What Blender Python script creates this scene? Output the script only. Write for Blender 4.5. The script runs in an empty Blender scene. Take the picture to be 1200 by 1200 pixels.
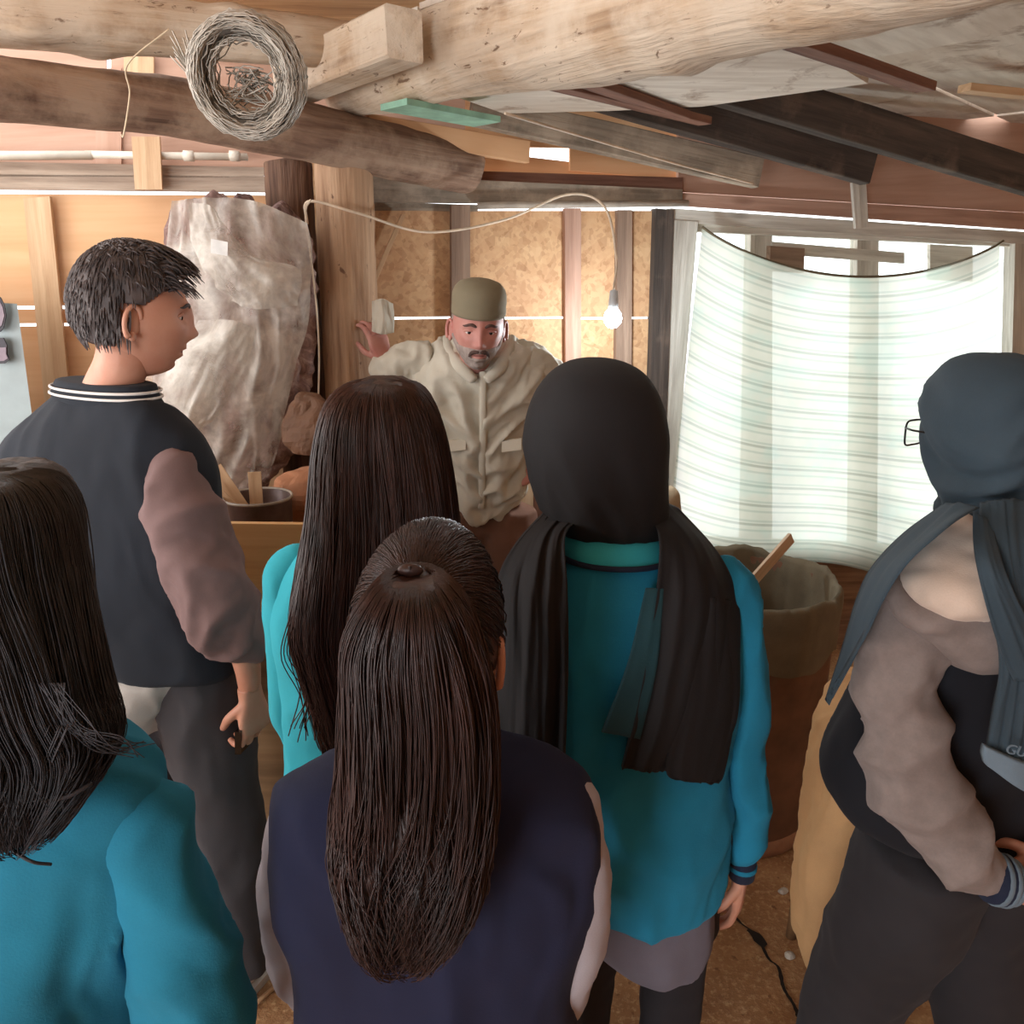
import bpy, bmesh, math, random
import numpy as np
from mathutils import Vector, Matrix, noise
random.seed(7); np.random.seed(7)
SC = bpy.context.scene
COL = SC.collection
PI = math.pi
R = math.radians

# ------------------------------------------------------------------ camera, world, light
F = 940.0; PITCH = R(16.5); ROLL = R(0.7); CAM = Vector((0, 0, 1.70))
cd = bpy.data.cameras.new('camera'); cam = bpy.data.objects.new('camera', cd); COL.objects.link(cam)
cd.sensor_fit = 'HORIZONTAL'; cd.sensor_width = 36.0; cd.lens = 36.0 * F / 1200.0; cd.clip_start = 0.05
cam.rotation_mode = 'QUATERNION'
CR = Matrix.Rotation(PI/2 - PITCH, 3, 'X') @ Matrix.Rotation(ROLL, 3, 'Z')
cam.location = CAM; cam.rotation_quaternion = CR.to_quaternion()
SC.camera = cam
SC.view_settings.view_transform = 'Standard'; SC.view_settings.look = 'None'
SC.view_settings.exposure = 0.12; SC.view_settings.gamma = 1.0; SC.view_settings.use_curve_mapping = False
SC.cycles.use_denoising = True
SC.cycles.max_bounces = 8; SC.cycles.diffuse_bounces = 5; SC.cycles.transparent_max_bounces = 12
SC.cycles.sample_clamp_indirect = 6.0
W = bpy.data.worlds.new('overcast'); SC.world = W; W.use_nodes = True
bgn = W.node_tree.nodes['Background']; bgn.inputs[0].default_value = (0.93, 0.97, 1.0, 1); bgn.inputs[1].default_value = 3.0

def area(name, loc, target, sx, sy, power, col):
    l = bpy.data.lights.new(name, 'AREA'); l.shape = 'RECTANGLE'; l.size = sx; l.size_y = sy; l.energy = power; l.color = col
    o = bpy.data.objects.new(name, l); COL.objects.link(o); o.location = loc
    o.rotation_mode = 'QUATERNION'; o.rotation_quaternion = (Vector(target) - Vector(loc)).to_track_quat('-Z', 'Y')
    return o
area('door_daylight', (-1.65, -2.0, 1.15), (0.3, 2.2, 1.9), 1.3, 2.0, 52, (0.97, 0.98, 1.0))
area('side_window_daylight', (-2.45, 0.9, 1.65), (0.2, 2.3, 1.9), 1.5, 0.9, 30, (1.0, 0.97, 0.94))
area('window_daylight', (2.05, 4.9, 1.9), (0.8, 2.0, 1.0), 1.6, 1.5, 32, (0.93, 0.98, 1.0))

# ------------------------------------------------------------------ pixel rays
def ray(px, py):
    return CR @ Vector(((px - 600) / F, (600 - py) / F, -1.0))
def at(px, py, Y):
    d = ray(px, py); return CAM + d * (Y / d.y)
def atz(px, py, z):
    d = ray(px, py); return CAM + d * ((z - CAM.z) / d.z)
def mpp(px, py, Y):
    return (Y / ray(px, py).y) / F
WT = math.tan(R(14)); WY0 = 3.12                       # back wall plane: Y = WY0 + WT * X
WN = Vector((WT, -1, 0)).normalized()                  # towards the room
WU = Vector((1, WT, 0)).normalized()
def onwall(px, py, off=0.0):
    d = ray(px, py); p0 = Vector((0, WY0, 0)) + WN * off
    return CAM + d * ((p0 - CAM).dot(WN) / d.dot(WN))

# ------------------------------------------------------------------ materials
def lin(c):
    c = c / 255.0
    return c / 12.92 if c <= 0.04045 else ((c + 0.055) / 1.055) ** 2.4
def rgb(r, g, b): return (lin(r), lin(g), lin(b), 1)
class NT:
    def __init__(s, name):
        s.m = bpy.data.materials.new(name); s.m.use_nodes = True; s.t = s.m.node_tree; s.t.nodes.clear()
        s.out = s.n('ShaderNodeOutputMaterial'); s.b = s.n('ShaderNodeBsdfPrincipled'); s.l(s.b.outputs[0], s.out.inputs[0])
    def n(s, k, **kw):
        x = s.t.nodes.new(k)
        for a, v in kw.items():
            if a in x.inputs.keys(): x.inputs[a].default_value = v
            else: setattr(x, a, v)
        return x
    def l(s, a, b): s.t.links.new(a, b)
    def coord(s, scale=(1, 1, 1), kind='Object'):
        c = s.n('ShaderNodeTexCoord'); m = s.n('ShaderNodeMapping'); m.inputs['Scale'].default_value = scale
        s.l(c.outputs[kind], m.inputs[0]); return m.outputs[0]
    def noise(s, vec, scale, detail=4, rough=0.55, dist=0.0):
        x = s.n('ShaderNodeTexNoise', Scale=scale, Detail=detail, Roughness=rough, Distortion=dist); s.l(vec, x.inputs['Vector']); return x.outputs[0]
    def ramp(s, fac, stops):
        x = s.n('ShaderNodeValToRGB'); e = x.color_ramp.elements
        while len(e) < len(stops): e.new(0.5)
        for k, (p, c) in enumerate(stops): e[k].position = p; e[k].color = c
        s.l(fac, x.inputs[0]); return x.outputs[0]
    def mix(s, fac, a, b, mode='MIX'):
        x = s.n('ShaderNodeMix', data_type='RGBA', blend_type=mode)
        for v, i in ((fac, 0), (a, 6), (b, 7)):
            if hasattr(v, 'links'): s.l(v, x.inputs[i])
            else: x.inputs[i].default_value = v
        return x.outputs[2]
    def bump(s, h, strength=0.3, dist=0.01):
        x = s.n('ShaderNodeBump', Strength=strength, Distance=dist); s.l(h, x.inputs['Height']); s.l(x.outputs[0], s.b.inputs['Normal'])
    def base(s, c):
        if hasattr(c, 'links'): s.l(c, s.b.inputs['Base Color'])
        else: s.b.inputs['Base Color'].default_value = c
    def set(s, **kw):
        for a, v in kw.items(): s.b.inputs[a.replace('_', ' ')].default_value = v
def plain(name, c, rough=0.6, metal=0.0, var=0.12, scale=18, bump=0.15):
    t = NT(name); v = t.coord(); n = t.noise(v, scale)
    d = (c[0]*(1-var*2.2), c[1]*(1-var*2.2), c[2]*(1-var*2.2), 1); b = (min(1, c[0]*(1+var)), min(1, c[1]*(1+var)), min(1, c[2]*(1+var)), 1)
    t.base(t.ramp(n, [(0.3, d), (0.7, b)])); t.set(Roughness=rough, Metallic=metal)
    if bump: t.bump(n, bump, 0.004)
    return t.m
def fabric(name, c, var=0.10, weave=420, rough=0.92, sheen=0.25, big=7):
    t = NT(name); v = t.coord(); n = t.noise(v, big, 5); w = t.noise(v, weave, 2)
    d = tuple(x*(1-var*1.6) for x in c[:3]) + (1,); b = tuple(min(1, x*(1+var)) for x in c[:3]) + (1,)
    col = t.ramp(n, [(0.3, d), (0.72, b)])
    t.base(t.mix(0.22, col, t.ramp(w, [(0.3, d), (0.7, b)]))); t.set(Roughness=rough)
    t.b.inputs['Sheen Weight'].default_value = sheen; t.b.inputs['Sheen Roughness'].default_value = 0.6
    t.b.inputs['Sheen Tint'].default_value = tuple(min(1, x*2+0.05) for x in c[:3]) + (1,)
    t.bump(t.mix(0.3, n, w), 0.25, 0.004); return t.m
def wood(name, dark, mid, light, scale=1.0, rough=0.8, dust=None, bump=0.5, dustamt=(0.45, 0.62), flakes=None):
    t = NT(name); v = t.coord((0.9*scale, 9*scale, 9*scale)); v2 = t.coord((1, 1, 1))
    n = t.noise(v, 2.2, 7, 0.62, 0.5); g = t.noise(t.coord((2*scale, 55*scale, 55*scale)), 1.2, 3)
    c = t.ramp(n, [(0.28, dark), (0.5, mid), (0.72, light)])
    c = t.mix(0.28, c, t.ramp(g, [(0.35, dark), (0.65, light)]))
    kn = t.n('ShaderNodeTexVoronoi', Scale=2.1); t.l(t.coord((0.8, 2.2, 2.2)), kn.inputs['Vector'])
    c = t.mix(t.ramp(kn.outputs['Distance'], [(0.03, (0.75, 0.75, 0.75, 1)), (0.10, (0, 0, 0, 1))]), c, dark)
    if dust:
        dn = t.noise(v2, 5.5, 6, 0.65)
        c = t.mix(t.ramp(dn, [(dustamt[0], (0, 0, 0, 1)), (dustamt[1], (0.85, 0.85, 0.85, 1))]), c, dust)
    if flakes:
        fk = t.noise(t.coord((9, 24, 24)), 1.6, 5, 0.65, 0.8); c = t.mix(t.ramp(fk, [(0.62, (0, 0, 0, 1)), (0.68, (0.9, 0.9, 0.9, 1))]), c, flakes)
    t.base(c); t.set(Roughness=rough); t.bump(t.mix(0.5, n, g), bump, 0.012); return t.m
M = {}
M['log_brown'] = wood('log_brown', rgb(72, 50, 38), rgb(128, 98, 80), rgb(168, 138, 116), 1, 0.85, rgb(172, 146, 124), 0.9)
M['log_pale'] = wood('log_pale', rgb(128, 98, 72), rgb(196, 168, 138), rgb(218, 198, 174), 1, 0.85, rgb(214, 198, 178), 0.9, (0.4, 0.6), rgb(112, 84, 62))
M['post'] = wood('post', rgb(120, 86, 62), rgb(174, 138, 108), rgb(204, 170, 138), 1, 0.8, None, 0.8, (0.45, 0.62), rgb(104, 72, 52))
M['dark_post'] = wood('dark_post', rgb(44, 28, 22), rgb(88, 60, 46), rgb(140, 108, 86), 1, 0.85, None, 0.9)
M['rafter_dark'] = wood('rafter_dark', rgb(42, 36, 32), rgb(70, 60, 54), rgb(98, 84, 74), 1, 0.85, rgb(112, 96, 84), 0.5, (0.55, 0.75))
M['rafter_grey'] = wood('rafter_grey', rgb(98, 86, 74), rgb(134, 120, 104), rgb(164, 148, 130), 1, 0.85, rgb(176, 158, 138), 0.5)
M['batten_red'] = wood('batten_red', rgb(84, 54, 42), rgb(126, 86, 70), rgb(156, 116, 96), 1, 0.85, None, 0.4)
M['pine'] = wood('pine', rgb(176, 134, 98), rgb(206, 170, 132), rgb(222, 190, 154), 1, 0.7, None, 0.3)
M['plank_grey'] = wood('plank_grey', rgb(118, 98, 84), rgb(166, 146, 128), rgb(196, 176, 158), 1, 0.85, None, 0.6)
M['stud'] = wood('stud', rgb(104, 82, 68), rgb(140, 114, 96), rgb(164, 138, 118), 1, 0.85, None, 0.4)
M['stud_red'] = wood('stud_red', rgb(144, 108, 90), rgb(178, 138, 118), rgb(196, 160, 140), 1, 0.85, None, 0.4)
M['ply_red'] = wood('ply_red', rgb(168, 128, 106), rgb(192, 152, 130), rgb(206, 170, 150), 0.4, 0.8, None, 0.2)
M['frame_grey'] = wood('frame_grey', rgb(150, 142, 130), rgb(202, 196, 184), rgb(222, 218, 208), 1, 0.8, None, 0.5)
M['bench_front'] = wood('bench_front', rgb(192, 138, 86), rgb(216, 166, 108), rgb(228, 184, 130), 0.5, 0.6, None, 0.15)
M['bench_body'] = wood('bench_body', rgb(104, 76, 48), rgb(138, 104, 70), rgb(158, 124, 88), 0.5, 0.75, None, 0.2)

def osb():
    t = NT('osb_board'); 
    a = t.n('ShaderNodeTexVoronoi', Scale=1.0, feature='F1'); t.l(t.coord((26, 26, 70)), a.inputs['Vector'])
    b = t.n('ShaderNodeTexVoronoi', Scale=1.0, feature='F1'); t.l(t.coord((72, 72, 28)), b.inputs['Vector'])
    s1 = t.n('ShaderNodeSeparateColor'); t.l(a.outputs['Color'], s1.inputs[0])
    s2 = t.n('ShaderNodeSeparateColor'); t.l(b.outputs['Color'], s2.inputs[0])
    lo, mi, hi = rgb(172, 128, 90), rgb(200, 156, 114), rgb(212, 172, 130)
    c = t.mix(0.5, t.ramp(s1.outputs[0], [(0.05, lo), (0.3, mi), (0.9, hi)]), t.ramp(s2.outputs[0], [(0.05, lo), (0.35, mi), (0.9, hi)]))
    n = t.noise(t.coord((1, 1, 1)), 2.5, 5)
    c = t.mix(t.ramp(n, [(0.4, (0, 0, 0, 1)), (0.75, (0.35, 0.35, 0.35, 1))]), c, rgb(180, 128, 98))
    t.base(c); t.set(Roughness=0.75); t.bump(a.outputs['Distance'], 0.25, 0.004); return t.m
M['osb'] = osb()
M['ply_orange'] = wood('ply_orange', rgb(204, 152, 108), rgb(220, 172, 128), rgb(230, 188, 146), 0.35, 0.75, None, 0.15)

def roofboard():
    t = NT('roof_board'); v = t.coord((1, 1, 1))
    n = t.noise(v, 4.5, 7, 0.68, 0.6); n2 = t.noise(v, 1.6, 4); n3 = t.noise(t.coord((1.2, 7, 7)), 3, 5)
    c = t.ramp(n3, [(0.3, rgb(200, 188, 174)), (0.7, rgb(232, 224, 212))])
    c = t.mix(t.ramp(n, [(0.55, (0, 0, 0, 1)), (0.66, (0.8, 0.8, 0.8, 1))]), c, rgb(138, 112, 92))
    c = t.mix(t.ramp(n2, [(0.45, (0, 0, 0, 1)), (0.7, (0.5, 0.5, 0.5, 1))]), c, rgb(190, 168, 146))
    t.base(c); t.set(Roughness=0.9); t.bump(n, 0.25, 0.006); return t.m
M['roof_board'] = roofboard()
M['roof_board_tan'] = wood('roof_board_tan', rgb(150, 112, 76), rgb(198, 160, 118), rgb(218, 186, 146), 0.8, 0.85, None, 0.3)
M['green_board'] = plain('green_board', rgb(150, 196, 172), 0.7)
def floormat():
    t = NT('earth_floor'); v = t.coord()
    n = t.noise(v, 3.2, 8, 0.65); f = t.noise(v, 60, 4, 0.7); 
    c = t.ramp(n, [(0.3, rgb(122, 84, 54)), (0.55, rgb(158, 116, 78)), (0.75, rgb(186, 148, 106))])
    c = t.mix(t.ramp(f, [(0.5, (0, 0, 0, 1)), (0.72, (0.75, 0.75, 0.75, 1))]), c, rgb(206, 172, 128))
    c = t.mix(t.ramp(t.noise(v, 38, 3), [(0.62, (0, 0, 0, 1)), (0.72, (0.7, 0.7, 0.7, 1))]), c, rgb(96, 62, 38))
    t.base(c); t.set(Roughness=0.95); t.bump(f, 0.6, 0.01); return t.m
M['floor'] = floormat()
M['crack'] = plain('crack', rgb(30, 20, 14), 1.0)
M['debris'] = plain('debris', rgb(190, 182, 170), 0.9)
M['pvc'] = plain('pvc', rgb(222, 212, 196), 0.45, 0, 0.06)
M['pipe_grey'] = plain('pipe_grey', rgb(176, 164, 150), 0.5)
M['cord'] = plain('cord', rgb(226, 206, 182), 0.6)
M['twine'] = plain('twine', rgb(226, 206, 176), 0.9)
M['wire'] = plain('wire', rgb(196, 188, 176), 0.45, 0.2)
M['wire_dark'] = plain('wire_dark', rgb(104, 98, 90), 0.7, 0.1, 0.3, 60)
M['socket'] = plain('socket', rgb(210, 214, 218), 0.5)
M['pale_panel'] = plain('pale_panel', rgb(150, 163, 165), 0.5, 0, 0.04)
M['sticker_grey'] = plain('sticker_grey', rgb(128, 112, 122), 0.6)
M['sticker_dark'] = plain('sticker_dark', rgb(46, 42, 50), 0.6)
M['steel_pot'] = plain('steel_pot', rgb(104, 84, 80), 0.35, 0.35, 0.15, 30)
M['paper_brown'] = plain('paper_brown', rgb(176, 120, 86), 0.85, 0, 0.18, 8, 0.4)
M['barrel'] = plain('barrel', rgb(112, 78, 56), 0.75, 0, 0.18, 9)
M['barrel_hoop'] = plain('barrel_hoop', rgb(150, 108, 80), 0.7)
M['canvas'] = fabric('canvas', rgb(112, 101, 80), 0.2, 300, 0.9, 0.2, 10)
M['burlap'] = fabric('burlap', rgb(172, 152, 124), 0.2, 260)
M['paddle'] = wood('paddle', rgb(170, 138, 108), rgb(206, 178, 148), rgb(222, 198, 170), 1, 0.7, None, 0.2)
M['white_plastic'] = plain('white_plastic', rgb(222, 220, 216), 0.4)
M['phone'] = plain('phone', rgb(14, 14, 16), 0.25, 0, 0.05)
M['black_metal'] = plain('black_metal', rgb(24, 22, 24), 0.35, 0.3)
M['lens'] = NT('lens').m
lt = M['lens'].node_tree; lt1 = lt.nodes.new('ShaderNodeBsdfTransparent'); lt2 = lt.nodes.new('ShaderNodeBsdfGlossy'); lt2.inputs['Roughness'].default_value = 0.05; lt3 = lt.nodes.new('ShaderNodeMixShader'); lt3.inputs[0].default_value = 0.08
lt.links.new(lt1.outputs[0], lt3.inputs[1]); lt.links.new(lt2.outputs[0], lt3.inputs[2]); lt.links.new(lt3.outputs[0], [n for n in lt.nodes if n.type == 'OUTPUT_MATERIAL'][0].inputs[0])
def emit(name, c, s):
    t = NT(name); t.base((0.9, 0.9, 0.9, 1)); t.b.inputs['Emission Color'].default_value = c; t.b.inputs['Emission Strength'].default_value = s; return t.m
M['bulb'] = emit('bulb', (0.85, 0.95, 1.0, 1), 22)

def polythene():
    t = NT('polythene'); v = t.coord(); n = t.noise(v, 7, 6, 0.6, 0.4)
    t.base(t.ramp(n, [(0.35, rgb(196, 188, 178)), (0.7, rgb(232, 226, 216))])); t.set(Roughness=0.38)
    t.bump(t.noise(v, 26, 5, 0.6, 0.8), 0.45, 0.012)
    tr = t.n('ShaderNodeBsdfTransparent'); tl = t.n('ShaderNodeBsdfTranslucent'); tl.inputs[0].default_value = rgb(226, 220, 210)
    a = t.n('ShaderNodeMixShader'); a.inputs[0].default_value = 0.25; t.l(t.b.outputs[0], a.inputs[1]); t.l(tl.outputs[0], a.inputs[2])
    b = t.n('ShaderNodeMixShader'); t.l(t.ramp(n, [(0.32, (0.78, 0.78, 0.78, 1)), (0.62, (0.06, 0.06, 0.06, 1))]), b.inputs[0])
    t.l(a.outputs[0], b.inputs[1]); t.l(tr.outputs[0], b.inputs[2]); t.l(b.outputs[0], t.out.inputs[0]); return t.m
M['polythene'] = polythene()
def mottle_cloth():
    t = NT('wrapped_wool'); v = t.coord(); n = t.noise(v, 22, 6, 0.7, 1.2); n2 = t.noise(v, 5, 3)
    c = t.ramp(n, [(0.35, rgb(78, 56, 56)), (0.52, rgb(136, 108, 102)), (0.68, rgb(190, 170, 160))])
    t.base(t.mix(t.ramp(n2, [(0.4, (0, 0, 0, 1)), (0.7, (0.45, 0.45, 0.45, 1))]), c, rgb(176, 138, 120))); t.set(Roughness=0.9); t.bump(n, 0.5, 0.01); return t.m
M['wrapped'] = mottle_cloth()
def curtainmat():
    t = NT('curtain_cloth')
    uv = t.n('ShaderNodeUVMap', uv_map='UVMap'); sp = t.n('ShaderNodeSeparateXYZ'); t.l(uv.outputs[0], sp.inputs[0])
    def stripes(freq, lo, hi, off):
        m = t.n('ShaderNodeMath', operation='MULTIPLY_ADD'); t.l(sp.outputs[1], m.inputs[0]); m.inputs[1].default_value = freq; m.inputs[2].default_value = off
        f = t.n('ShaderNodeMath', operation='FRACT'); t.l(m.outputs[0], f.inputs[0])
        return t.ramp(f.outputs[0], [(lo, (1, 1, 1, 1)), (hi, (0, 0, 0, 1))])
    base = t.ramp(t.noise(t.coord((1, 1, 1)), 3, 4), [(0.35, rgb(194, 193, 178)), (0.7, rgb(216, 212, 200))])
    c = t.mix(t.mix(0.42, (0, 0, 0, 1), stripes(15, 0.10, 0.16, 0.1)), base, rgb(92, 104, 92))
    c = t.mix(t.mix(0.35, (0, 0, 0, 1), stripes(30, 0.16, 0.26, 0.55)), c, rgb(128, 148, 136))
    g = t.noise(t.coord((3, 3, 5)), 1.6, 3)
    c = t.mix(t.ramp(g, [(0.5, (0, 0, 0, 1)), (0.62, (0.28, 0.28, 0.28, 1))]), c, rgb(170, 200, 190))
    di = t.n('ShaderNodeBsdfDiffuse'); tl = t.n('ShaderNodeBsdfTranslucent'); t.l(c, di.inputs[0]); t.l(c, tl.inputs[0])
    tr = t.n('ShaderNodeBsdfTransparent'); a = t.n('ShaderNodeMixShader'); a.inputs[0].default_value = 0.72
    t.l(di.outputs[0], a.inputs[1]); t.l(tl.outputs[0], a.inputs[2])
    b = t.n('ShaderNodeMixShader'); b.inputs[0].default_value = 0.10; t.l(a.outputs[0], b.inputs[1]); t.l(tr.outputs[0], b.inputs[2])
    t.l(b.outputs[0], t.out.inputs[0]); return t.m
M['curtain'] = curtainmat()
def skinmat(name, c, ruddy):
    t = NT(name); v = t.coord(); n = t.noise(v, 14, 4)
    t.base(t.ramp(n, [(0.35, c), (0.7, ruddy)])); t.set(Roughness=0.55)
    t.b.inputs['Subsurface Weight'].default_value = 0.12; t.b.inputs['Subsurface Radius'].default_value = (0.012, 0.005, 0.003)
    t.bump(t.noise(v, 160, 3), 0.12, 0.002); return t.m
M['skin'] = skinmat('skin', rgb(206, 152, 128), rgb(196, 134, 110))
M['skin_man'] = skinmat('skin_man', rgb(200, 146, 134), rgb(188, 122, 112))
M['eye_white'] = plain('eye_white', rgb(214, 206, 200), 0.3, 0, 0.03)
M['iris'] = plain('iris', rgb(30, 20, 16), 0.2, 0, 0.03)
M['lips'] = plain('lips', rgb(140, 78, 72), 0.5, 0, 0.08)
def hairmat(name, dark, light, rough=0.42, spec=0.5):
    t = NT(name); n = t.noise(t.coord((60, 60, 4)), 1.3, 4); n2 = t.noise(t.coord(), 9, 3)
    c = t.ramp(n, [(0.3, dark), (0.72, light)]); t.base(t.mix(0.35, c, t.ramp(n2, [(0.35, dark), (0.7, light)])))
    t.set(Roughness=rough); t.b.inputs['Specular IOR Level'].default_value = spec; t.bump(n, 0.5, 0.004); return t.m
M['hair_brown'] = hairmat('hair_brown', rgb(34, 22, 21), rgb(76, 51, 46))
M['hair_auburn'] = hairmat('hair_auburn', rgb(36, 22, 20), rgb(80, 50, 42))
M['hair_black'] = hairmat('hair_black', rgb(30, 30, 34), rgb(66, 64, 70), 0.5)
M['hair_boy'] = hairmat('hair_boy', rgb(52, 46, 47), rgb(104, 94, 93), 0.6)
M['beard'] = hairmat('beard', rgb(128, 112, 106), rgb(186, 172, 164), 0.8, 0.2)
M['moustache'] = hairmat('moustache', rgb(70, 52, 48), rgb(110, 88, 82), 0.8, 0.2)
M['teal'] = fabric('teal', rgb(24, 128, 164), 0.12)
M['teal_left'] = fabric('teal_left', rgb(30, 126, 156), 0.12)
M['teal_light'] = fabric('teal_light', rgb(48, 170, 188), 0.10)
M['navy_rib'] = fabric('navy_rib', rgb(24, 34, 58), 0.1)
M['navy_vest'] = fabric('navy_vest', rgb(21, 25, 54), 0.12, 420, 0.92, 0.1)
M['navy_black'] = fabric('navy_black', rgb(22, 28, 38), 0.15, 420, 0.92, 0.12)
M['mauve'] = fabric('mauve', rgb(118, 94, 92), 0.12)
M['grey_sleeve'] = fabric('grey_sleeve', rgb(168, 160, 166), 0.06)
M['grey_marl'] = fabric('grey_marl', rgb(134, 122, 118), 0.12, 300, big=40)
M['hood_lining'] = fabric('hood_lining', rgb(220, 200, 184), 0.08)
M['black_scarf'] = fabric('black_scarf', rgb(19, 16, 19), 0.15, 300, 0.85, 0.03)
M['slate_scarf'] = fabric('slate_scarf', rgb(48, 64, 75), 0.12, 300, 0.85, 0.3)
M['slate_band'] = fabric('slate_band', rgb(106, 124, 138), 0.08)
M['black_jacket'] = fabric('black_jacket', rgb(15, 17, 26), 0.15)
M['trouser_grey'] = fabric('trouser_grey', rgb(62, 60, 64), 0.12)
M['sheer_scarf'] = fabric('sheer_scarf', rgb(26, 66, 76), 0.1)
M['trouser_dark'] = fabric('trouser_dark', rgb(44, 42, 46), 0.12)
M['trouser_black'] = fabric('trouser_black', rgb(34, 31, 36), 0.15)
M['trouser_brown'] = fabric('trouser_brown', rgb(112, 78, 62), 0.12)
M['shirt_pale'] = fabric('shirt_pale', rgb(168, 162, 156), 0.1)
M['shirt_grey'] = fabric('shirt_grey', rgb(104, 100, 112), 0.1)
M['coat_beige'] = fabric('coat_beige', rgb(198, 190, 174), 0.08)
M['coat_sand'] = fabric('coat_sand', rgb(206, 160, 112), 0.1)
M['cap'] = fabric('cap', rgb(128, 118, 96), 0.08)
M['white_stripe'] = fabric('white_stripe', rgb(222, 218, 214), 0.04)
M['shoe_white'] = plain('shoe_white', rgb(222, 220, 218), 0.6, 0, 0.05)
M['shoe_dark'] = plain('shoe_dark', rgb(38, 36, 38), 0.6)
M['sole'] = plain('sole', rgb(206, 200, 192), 0.7)

# ------------------------------------------------------------------ mesh helpers
class MB:
    def __init__(s): s.v = []; s.f = []
    def add(s, vs, fs):
        k = len(s.v); s.v += [tuple(v) for v in vs]; s.f += [tuple(i + k for i in f) for f in fs]; return s
    def obox(s, c, u, v, w):                           # centre and three half vectors
        c = Vector(c); vs = [c + u*a + v*b + w*d for a in (-1, 1) for b in (-1, 1) for d in (-1, 1)]
        return s.add(vs, [(0, 1, 3, 2), (4, 6, 7, 5), (0, 4, 5, 1), (2, 3, 7, 6), (0, 2, 6, 4), (1, 5, 7, 3)])
    def box(s, c, sx, sy, sz): return s.obox(c, Vector((sx/2, 0, 0)), Vector((0, sy/2, 0)), Vector((0, 0, sz/2)))
    def tube(s, pts, rad, seg=10, n=None, flat=1.0, up=None):
        pts = [Vector(p) for p in pts]
        if not hasattr(rad, '__len__'): rad = [rad] * len(pts)
        if n:
            a = spline(np.array([list(p) + [r] for p, r in zip(pts, rad)]), n); pts = [Vector(x[:3]) for x in a]; rad = [max(x[3], 1e-4) for x in a]
        T = [(pts[min(i+1, len(pts)-1)] - pts[max(i-1, 0)]).normalized() for i in range(len(pts))]
        ref = Vector(up) if up is not None else (Vector((0, 0, 1)) if abs(T[0].z) < 0.9 else Vector((0, 1, 0)))
        nrm = (ref - T[0] * ref.dot(T[0])).normalized(); vs = []
        for i, p in enumerate(pts):
            nrm = (nrm - T[i] * nrm.dot(T[i])).normalized(); b = T[i].cross(nrm)
            for k in range(seg):
                a = 2*PI*k/seg; vs.append(p + (nrm*math.cos(a)*flat + b*math.sin(a)) * rad[i])
        m = len(pts); fs = [(i*seg+k, i*seg+(k+1) % seg, (i+1)*seg+(k+1) % seg, (i+1)*seg+k) for i in range(m-1) for k in range(seg)]
        vs += [pts[0] - T[0]*rad[0]*0.25, pts[-1] + T[-1]*rad[-1]*0.25]; a, b = m*seg, m*seg+1
        fs += [(a, (k+1) % seg, k) for k in range(seg)] + [(b, (m-1)*seg+k, (m-1)*seg+(k+1) % seg) for k in range(seg)]
        return s.add(vs, fs)
    def ell(s, c, r, mat3=None, nu=20, nv=12):
        vs = []; c = Vector(c)
        for j in range(1, nv):
            t = -PI/2 + PI*j/nv
            for i in range(nu):
                a = 2*PI*i/nu; p = Vector((r[0]*math.cos(t)*math.cos(a), r[1]*math.cos(t)*math.sin(a), r[2]*math.sin(t)))
                vs.append(c + (mat3 @ p if mat3 else p))
        fs = [(j*nu+i, j*nu+(i+1) % nu, (j+1)*nu+(i+1) % nu, (j+1)*nu+i) for j in range(nv-2) for i in range(nu)]
        for sg in (-1, 1):
            p = Vector((0, 0, sg*r[2])); vs.append(c + (mat3 @ p if mat3 else p)); q = len(vs)-1; o = 0 if sg < 0 else (nv-2)*nu
            fs += [((q, o+(i+1) % nu, o+i) if sg < 0 else (q, o+i, o+(i+1) % nu)) for i in range(nu)]
        return s.add(vs, fs)
    def lathe(s, c, prof, seg=32, axis=None):
        c = Vector(c); m3 = Vector(axis).to_track_quat('Z', 'Y').to_matrix() if axis is not None else Matrix.Identity(3)
        vs = [c + m3 @ Vector((r*math.cos(2*PI*k/seg), r*math.sin(2*PI*k/seg), z)) for r, z in prof for k in range(seg)]
        return s.add(vs, [(i*seg+k, i*seg+(k+1) % seg, (i+1)*seg+(k+1) % seg, (i+1)*seg+k) for i in range(len(prof)-1) for k in range(seg)])
    def mesh(s, name='m'):
        m = bpy.data.meshes.new(name); m.from_pydata(s.v, [], s.f); m.update(); return m
def spline(a, n):
    a = np.asarray(a, float); m = len(a)
    if m == 2: return np.array([a[0]*(1-t)+a[1]*t for t in np.linspace(0, 1, n)])
    p = np.vstack([2*a[0]-a[1], a, 2*a[-1]-a[-2]]); out = []
    for t in np.linspace(0, m-1, n):
        i = min(int(t), m-2); u = t-i; p0, p1, p2, p3 = p[i], p[i+1], p[i+2], p[i+3]
        out.append(0.5*((2*p1)+(-p0+p2)*u+(2*p0-5*p1+4*p2-p3)*u*u+(-p0+3*p1-3*p2+p3)*u**3))
    return np.array(out)
def link(name, me, mat, parent=None, smooth=True, matrix=None):
    if isinstance(me, MB): me = me.mesh(name)
    o = bpy.data.objects.new(name, me); COL.objects.link(o)
    if matrix is not None: o.matrix_world = matrix
    if parent is not None: o.parent = parent; o.matrix_parent_inverse = Matrix.Translation(parent.location).inverted()
    me.materials.clear(); me.materials.append(M[mat] if isinstance(mat, str) else mat)
    if smooth: me.polygons.foreach_set('use_smooth', [True]*len(me.polygons))
    return o
def tag(o, label=None, cat=None, group=None, kind=None):
    for k, v in (('label', label), ('category', cat), ('group', group), ('kind', kind)):
        if v: o[k] = v
    return o
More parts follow.
